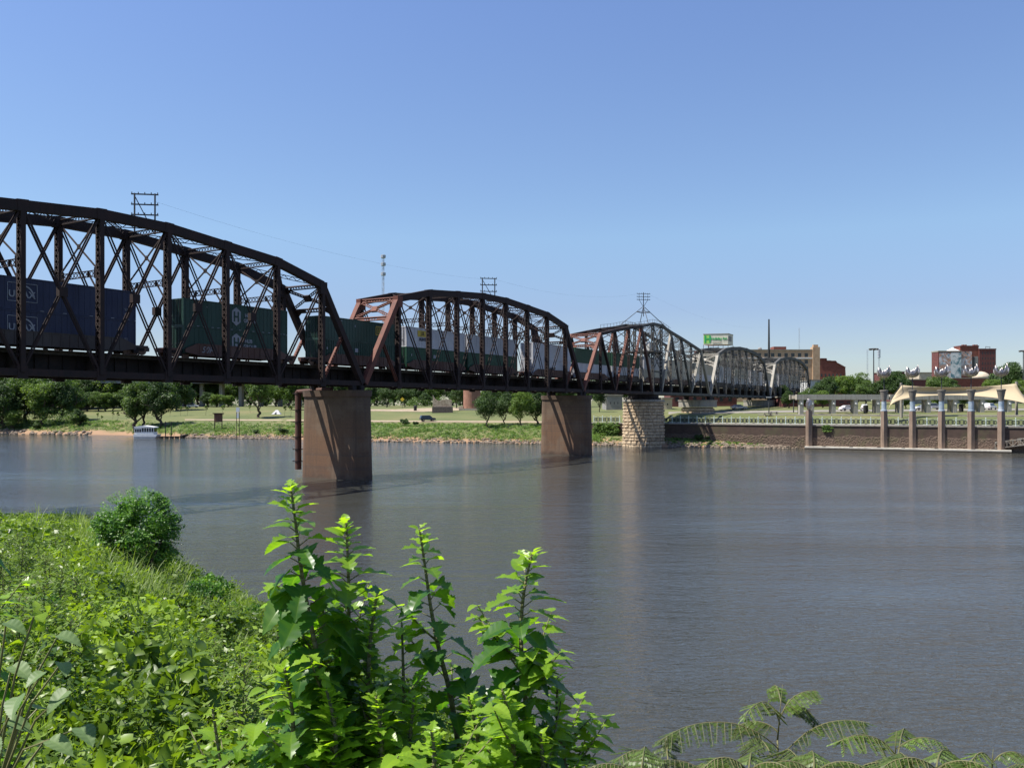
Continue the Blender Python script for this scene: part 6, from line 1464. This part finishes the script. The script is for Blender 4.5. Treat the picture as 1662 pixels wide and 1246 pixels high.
shoot([pp(560,1420,2.72),pp(545,1260,2.72),pp(522,1100,2.7),pp(500,990,2.7),pp(487,910,2.68),pp(480,850,2.66),pp(472,790,2.65)], 'tallest lobed leaf shoot in the left foreground reaching above the pier foot', seed=3, side=3)
shoot([pp(575,1400,2.86),pp(566,1200,2.86),pp(566,1050,2.85),pp(566,950,2.85),pp(562,848,2.85)], 'straight lobed leaf shoot second from the left in the foreground', seed=4, side=4)
shoot([pp(770,1400,3.0),pp(735,1150,3.0),pp(714,1060,3.0),pp(700,990,2.98),pp(690,920,2.97),pp(681,858,2.97)], 'leaning lobed leaf shoot in the middle of the foreground', seed=5, side=3, inter=.022)
shoot([pp(875,1400,2.78),pp(862,1220,2.78),pp(848,1090,2.76),pp(846,1010,2.75),pp(852,950,2.74),pp(864,896,2.74)], 'lobed leaf shoot at the right of the foreground group', seed=6, side=6, inter=.017)
shoot([pp(930,1420,2.9),pp(920,1260,2.9),pp(905,1180,2.9),pp(905,1100,2.9)], 'short dark leafy shoot low at the right end of the foreground group', seed=7, side=5, tipl=.8)
shoot([pp(840,1420,2.6),pp(835,1260,2.6),pp(830,1180,2.6),pp(815,1120,2.6)], 'short lobed leaf shoot in front of the right foreground shoot', seed=17, side=4, tipl=.5)
shoot([pp(650,1420,2.9),pp(650,1250,2.9),pp(655,1130,2.9),pp(652,1010,2.9)], 'thin shoot with sparse leaves between the second and the leaning one', seed=8, side=2, size=.10, inter=.045)
shoot([pp(470,1420,2.6),pp(474,1250,2.6),pp(475,1160,2.6),pp(462,1085,2.6)], 'yellow green tipped shoot low beside the tallest one', seed=9, side=3, size=.12)
shoot([pp(540,1420,2.55),pp(540,1290,2.55),pp(545,1190,2.55),pp(530,1120,2.55)], 'dark leafy shoot at the foot of the tallest one', seed=10, side=4, size=.14, tipl=.9)
shoot([pp(615,1420,2.6),pp(620,1290,2.6),pp(618,1190,2.6),pp(610,1130,2.6)], 'dark leafy shoot low between the second and the thin one', seed=13, side=4, size=.13, tipl=.9)
shoot([pp(700,1420,2.4),pp(700,1300,2.4),pp(705,1230,2.4),pp(700,1185,2.4)], 'low bright tipped shoot at the bottom middle edge', seed=11, side=4, size=.11)
shoot([pp(395,1420,2.6),pp(380,1300,2.6),pp(360,1240,2.6),pp(345,1150,2.6)], 'low light green shoot left of the foreground group', seed=12, side=2, size=.09, inter=.035)
shoot([pp(-60,1300,3.2),pp(-45,1100,3.2),pp(-38,950,3.2),pp(-30,800,3.2)], 'shoot entering at the left edge with only its leaf tips visible', seed=14, side=1, size=.13, inter=.05)
shoot([pp(660,1420,2.7),pp(655,1300,2.7),pp(665,1200,2.7),pp(672,1130,2.7)], 'leafy shoot low in the gap left of the leaning one', seed=23, side=4, size=.12, tipl=.6)
shoot([pp(780,1420,2.8),pp(778,1300,2.8),pp(775,1200,2.8),pp(760,1130,2.8)], 'leafy shoot low between the leaning and the right shoot', seed=24, side=4, size=.12, tipl=.6)
shoot([pp(600,1420,2.75),pp(596,1200,2.75),pp(600,1050,2.75),pp(612,965,2.75)], 'dark leaved shoot between the straight one and the thin one', seed=25, side=4, size=.12, tipl=.7)
shoot([pp(905,1420,2.6),pp(890,1300,2.6),pp(880,1230,2.6),pp(878,1190,2.6)], 'bright tipped low shoot at the foot of the right foreground shoot', seed=26, side=4, size=.10)
shoot([pp(530,1420,2.9),pp(525,1200,2.9),pp(520,1050,2.9),pp(528,960,2.9)], 'dark leaved shoot tucked behind the tallest one', seed=27, side=3, size=.13, tipl=.9)
def broadleaf():
    p0 = pp(-20,1330,3.0); root = thing('broadleaf_weed', 'weed with big pale oval leaves at the lower left edge', 'plant', p0); mb = MB(); lv = Leaves(); rg = np.random.default_rng(5); pos=[];dr=[];sz=[];tn=[];up=[]
    for (a, b) in ((10,1010),(55,1000),(95,1030),(20,1080),(70,1090),(100,1075),(30,1130),(-10,1050),(60,1150),(110,1120),(10,1170),(80,1200),(-20,1200),(130,1180)):
        e = Vector(pp(a,b,3.0+rg.normal()*.15)); m_ = Vector(p0).lerp(e, .6)+Vector((0,0,.08)); mb.path([Vector(p0), m_, e], [.006,.004,.003], 5); d = Vector((rg.uniform(-.3,1), rg.normal()*.6, -.15)).normalized()
        pos.append(tuple(e)); dr.append(tuple(d)); sz.append(rg.uniform(.07,.11)); tn.append(rg.uniform(.05,.4)); up.append((rg.normal()*.2, rg.normal()*.2, 1))
    lv.add(place(TPL['ovate'], *map(np.array, (pos, dr, up, sz, tn)), np.full(len(pos), .2))); mb.build('stem', STEMG, root); lv.build('leaves', leaf_mat('pale_broad_leaves', (.10,.16,.06), (.22,.30,.12), .3, .5), root)
broadleaf()
def near_leaves():
    """leafy undergrowth close to the camera, with modelled leaf outlines"""
    n = 13000; px = g.uniform(-160, 980, n); Y = g.uniform(1.9, 7.5, n)**1.0; X = (px-831)/F*Y; z = NZ(X, Y); top = .62+.22*np.sin(X*3.1+Y)+.18*np.cos(Y*2.3-X*1.7)
    lim_row = 1392*(9.35-(z+top))/Y+658.5; cap = np.where(px < 420, 1040, np.where(px < 700, 1080, 1130+np.clip((px-900)*1.5,0,200))); zz = z+top*(.35+.65*g.random(n)**.5)
    row = 1392*(9.35-zz)/Y+658.5; m = (row > cap+30*g.normal(size=n)) & (row < 1420); X, Y, zz = X[m], Y[m], zz[m]; n = len(X)
    a = g.uniform(0, 6.28, n); dr = np.stack([np.cos(a), np.sin(a), g.normal(size=n)*.35-.05], 1); up = np.stack([g.normal(size=n)*.35, g.normal(size=n)*.35, np.ones(n)], 1)
    patch = .42+.34*np.sin(X*2.3+Y*1.1)+.25*np.cos(X*5-Y*2); lv = Leaves(); lv.add(place(TPL['small'], np.stack([X,Y,zz],1), dr, up, g.uniform(.035,.085,n), np.clip(patch+.2*g.normal(size=n),0,1), np.full(n,.2)))
    tag(lv.build('undergrowth', COVER), 'bright leafy undergrowth filling the lower left foreground', 'undergrowth', None, 'stuff')
near_leaves()
# ---- mimosa saplings
def frond(mb, lv, p, d, L, npin=11, plen=.085, arch=.55, rg=None, tint=.4):
    d = Vector(d).normalized(); side = d.cross(UP).normalized(); pts = []; cur = Vector(p); dd = Vector(d); N = 14
    for i in range(N+1): pts.append(cur.copy()); cur += dd*L/N; dd = (dd-UP*arch/N*1.5+Vector(rg.normal(size=3)*.035)).normalized()
    mb.path(pts, [.0020*(1-.7*i/N) for i in range(N+1)], 5); pos=[];dr=[];up=[];sz=[];tn=[]
    npin = int(npin*(1.25 if plen > .05 else .8))
    for i in range(npin):
        f = .22+.78*i/(npin-1); k = f*N; a = pts[min(int(k),N-1)].lerp(pts[min(int(k)+1,N)], k-int(k)); ax = (pts[min(int(k)+1,N)]-pts[max(int(k)-1,0)]).normalized(); pl = plen*math.sin(math.pi*(.22+.70*i/(npin-1)))**.7
        nn = side.cross(ax).normalized()
        for sg in (-1, 1):
            pd = (side*sg+ax*(.6+.15*rg.normal())-UP*(.28+.25*rg.random())+UP*rg.normal()*.1).normalized(); pl_ = pl*rg.uniform(.75,1.1); e = a+pd*pl_-UP*.012; mb.tube(a, e, .0007, .0004, 4); nl = max(6, int(pl/.0042))
            for q in range(nl):
                u = (q+.5)/nl; c = a.lerp(e, u)
                for s2 in (-1, 1):
                    ld = (ax*s2*1.0+pd*.35-UP*.28).normalized(); pos.append(tuple(c)); dr.append(tuple(ld)); up.append(tuple(nn+Vector(rg.normal(size=3)*.15))); sz.append(.0145*(1-.3*u)*rg.uniform(.8,1.1)); tn.append(tint+.12*rg.normal())
    pos, dr, up, sz = map(np.array, (pos, dr, up, sz)); u_ = unit(dr); s_ = unit(np.cross(up, u_)); s = sz[:,None]
    V = np.stack([pos, pos+u_*s*.5+s_*s*.21, pos+u_*s, pos+u_*s*.5-s_*s*.21], 1).reshape(-1,3); lv.add((V, np.arange(len(V)).reshape(-1,4), np.repeat(np.clip(tn,0,1),4)))
def mimosa(stem, fr, label, seed, buds=()):
    rg = np.random.default_rng(seed); P = [Vector(pp(*s)) for s in stem]; root = thing('mimosa_sapling', label, 'plant', tuple(P[0]), 0, 'feathery saplings along the lower right edge'); mb = MB(); mb.path(P, [.006*(1-.93*i/(len(P)-1)) for i in range(len(P))], 6); mb.build('stem', STEMG, root, smooth=True)
    for (a, b, Yy), (c, d, Y2), npn, pl, ar, tt in fr:
        s_ = Vector(pp(a,b,Yy)); e_ = Vector(pp(c,d,Y2)); L = (e_-s_).length*1.12; mb = MB(); lv = Leaves(); dv = (e_-s_).normalized()+UP*ar*.55; frond(mb, lv, s_, dv, L, npn, pl, ar, rg, tt)
        o = mb.build('frond_rib', STEMG, root); V = np.vstack(lv.V)-np.array(root.location); c_ = np_mesh('frond_leaflets', V, np.vstack(lv.F), MIMO, root, np.concatenate(lv.t), False)
    return root
mimosa([(1266,1420,2.3),(1264,1300,2.3),(1262,1200,2.3),(1270,1110,2.3)], [((1264,1215,2.3),(1098,1175,2.15),12,.075,.9,.25),((1264,1190,2.3),(1195,1158,2.35),11,.06,1.4,.5),((1266,1175,2.3),(1225,1120,2.2),9,.05,1.3,.6),((1266,1165,2.3),(1310,1105,2.3),8,.052,1.2,.7),((1264,1230,2.3),(1395,1165,2.2),12,.07,.9,.3),
    ((1264,1270,2.3),(1110,1262,2.0),12,.085,.7,.2),((1264,1280,2.3),(1400,1250,2.1),12,.085,.7,.2),((1266,1160,2.3),(1335,1148,2.35),10,.055,1.4,.5),((1268,1140,2.3),(1256,1108,2.35),8,.035,1.2,.6),((1264,1240,2.3),(1290,1235,1.9),11,.08,.6,.2),((1264,1245,2.3),(1190,1215,2.7),11,.07,.8,.25)],
    'feathery sapling with the highest tip in the lower right foreground', 1)
mimosa([(1460,1420,2.2),(1456,1330,2.2),(1452,1240,2.2),(1455,1185,2.2)], [((1455,1230,2.2),(1390,1180,2.1),10,.06,1.0,.7),((1455,1215,2.2),(1535,1195,2.2),9,.035,1.1,.9),((1455,1235,2.2),(1480,1160,2.5),10,.06,.5,.3),((1456,1280,2.2),(1340,1235,2.0),12,.085,.8,.2),((1456,1290,2.2),(1560,1265,2.0),12,.08,.8,.25),((1456,1250,2.2),(1440,1200,1.9),10,.075,.7,.25)],
    'feathery sapling second from the right in the lower right foreground', 2)
mimosa([(1640,1420,2.2),(1625,1330,2.2),(1610,1245,2.2),(1612,1215,2.2)], [((1612,1240,2.2),(1545,1210,2.1),10,.05,1.0,.6),((1612,1235,2.2),(1665,1210,2.2),9,.045,1.1,.6),((1615,1270,2.2),(1500,1250,2.0),11,.08,.8,.25),((1615,1270,2.2),(1690,1230,2.0),11,.08,.8,.25)],
    'feathery sapling in the bottom right corner', 3)
mimosa([(1110,1420,2.1),(1100,1340,2.1),(1085,1265,2.1),(1075,1235,2.1)], [((1085,1250,2.1),(1010,1200,2.05),11,.07,.9,.3),((1085,1245,2.1),(1075,1175,2.3),10,.05,.6,.3),((1090,1270,2.1),(975,1240,1.95),11,.085,.8,.35),((1090,1275,2.1),(1180,1225,2.0),12,.085,.8,.2)],
    'feathery sapling leftmost along the lower right edge', 4)
mimosa([(1380,1420,1.9),(1370,1340,1.9),(1365,1270,1.9),(1362,1250,1.9)], [((1365,1275,1.9),(1290,1215,1.85),11,.07,.9,.2),((1365,1275,1.9),(1430,1225,1.85),11,.07,.9,.25),((1365,1300,1.9),(1260,1262,1.8),11,.075,.8,.15),((1365,1300,1.9),(1470,1262,1.8),11,.075,.8,.15)],
    'low feathery sapling at the bottom edge between the two tall ones', 5)
mimosa([(1180,1420,1.9),(1176,1340,1.9),(1172,1280,1.9),(1172,1262,1.9)], [((1172,1285,1.9),(1105,1232,1.85),11,.07,.9,.2),((1172,1285,1.9),(1240,1235,1.85),11,.07,.9,.25),((1172,1300,1.9),(1060,1270,1.8),11,.07,.8,.15)],
    'low feathery sapling at the bottom edge left of the highest one', 6)
for k_, (px_, lo_, hi_, Yf, lb_) in enumerate(((1215,1310,1228,1.75,'low feathery sapling overlapping the stem of the highest one'),(1040,1310,1240,1.8,'lowest feathery sapling at the bottom edge beside the leafy shoots'),(1520,1310,1225,1.8,'low feathery sapling at the bottom edge near the right corner'),(1320,1320,1232,1.8,'low feathery sapling between two others at the bottom centre right'))):
    mimosa([(px_,1420,Yf),(px_-2,lo_+20,Yf),(px_+2,lo_-20,Yf),(px_,hi_+12,Yf)], [((px_,hi_+25,Yf),(px_-75,hi_-8,Yf-.05),11,.07,1.0,.35),((px_,hi_+25,Yf),(px_+72,hi_-2,Yf-.05),11,.07,1.0,.4),((px_,hi_+45,Yf),(px_-95,hi_+30,Yf-.1),11,.075,.8,.25),((px_,hi_+45,Yf),(px_+95,hi_+28,Yf-.1),11,.075,.8,.25),((px_,hi_+20,Yf),(px_+10,hi_-22,Yf+.1),9,.05,.8,.5)], lb_, 20+k_)
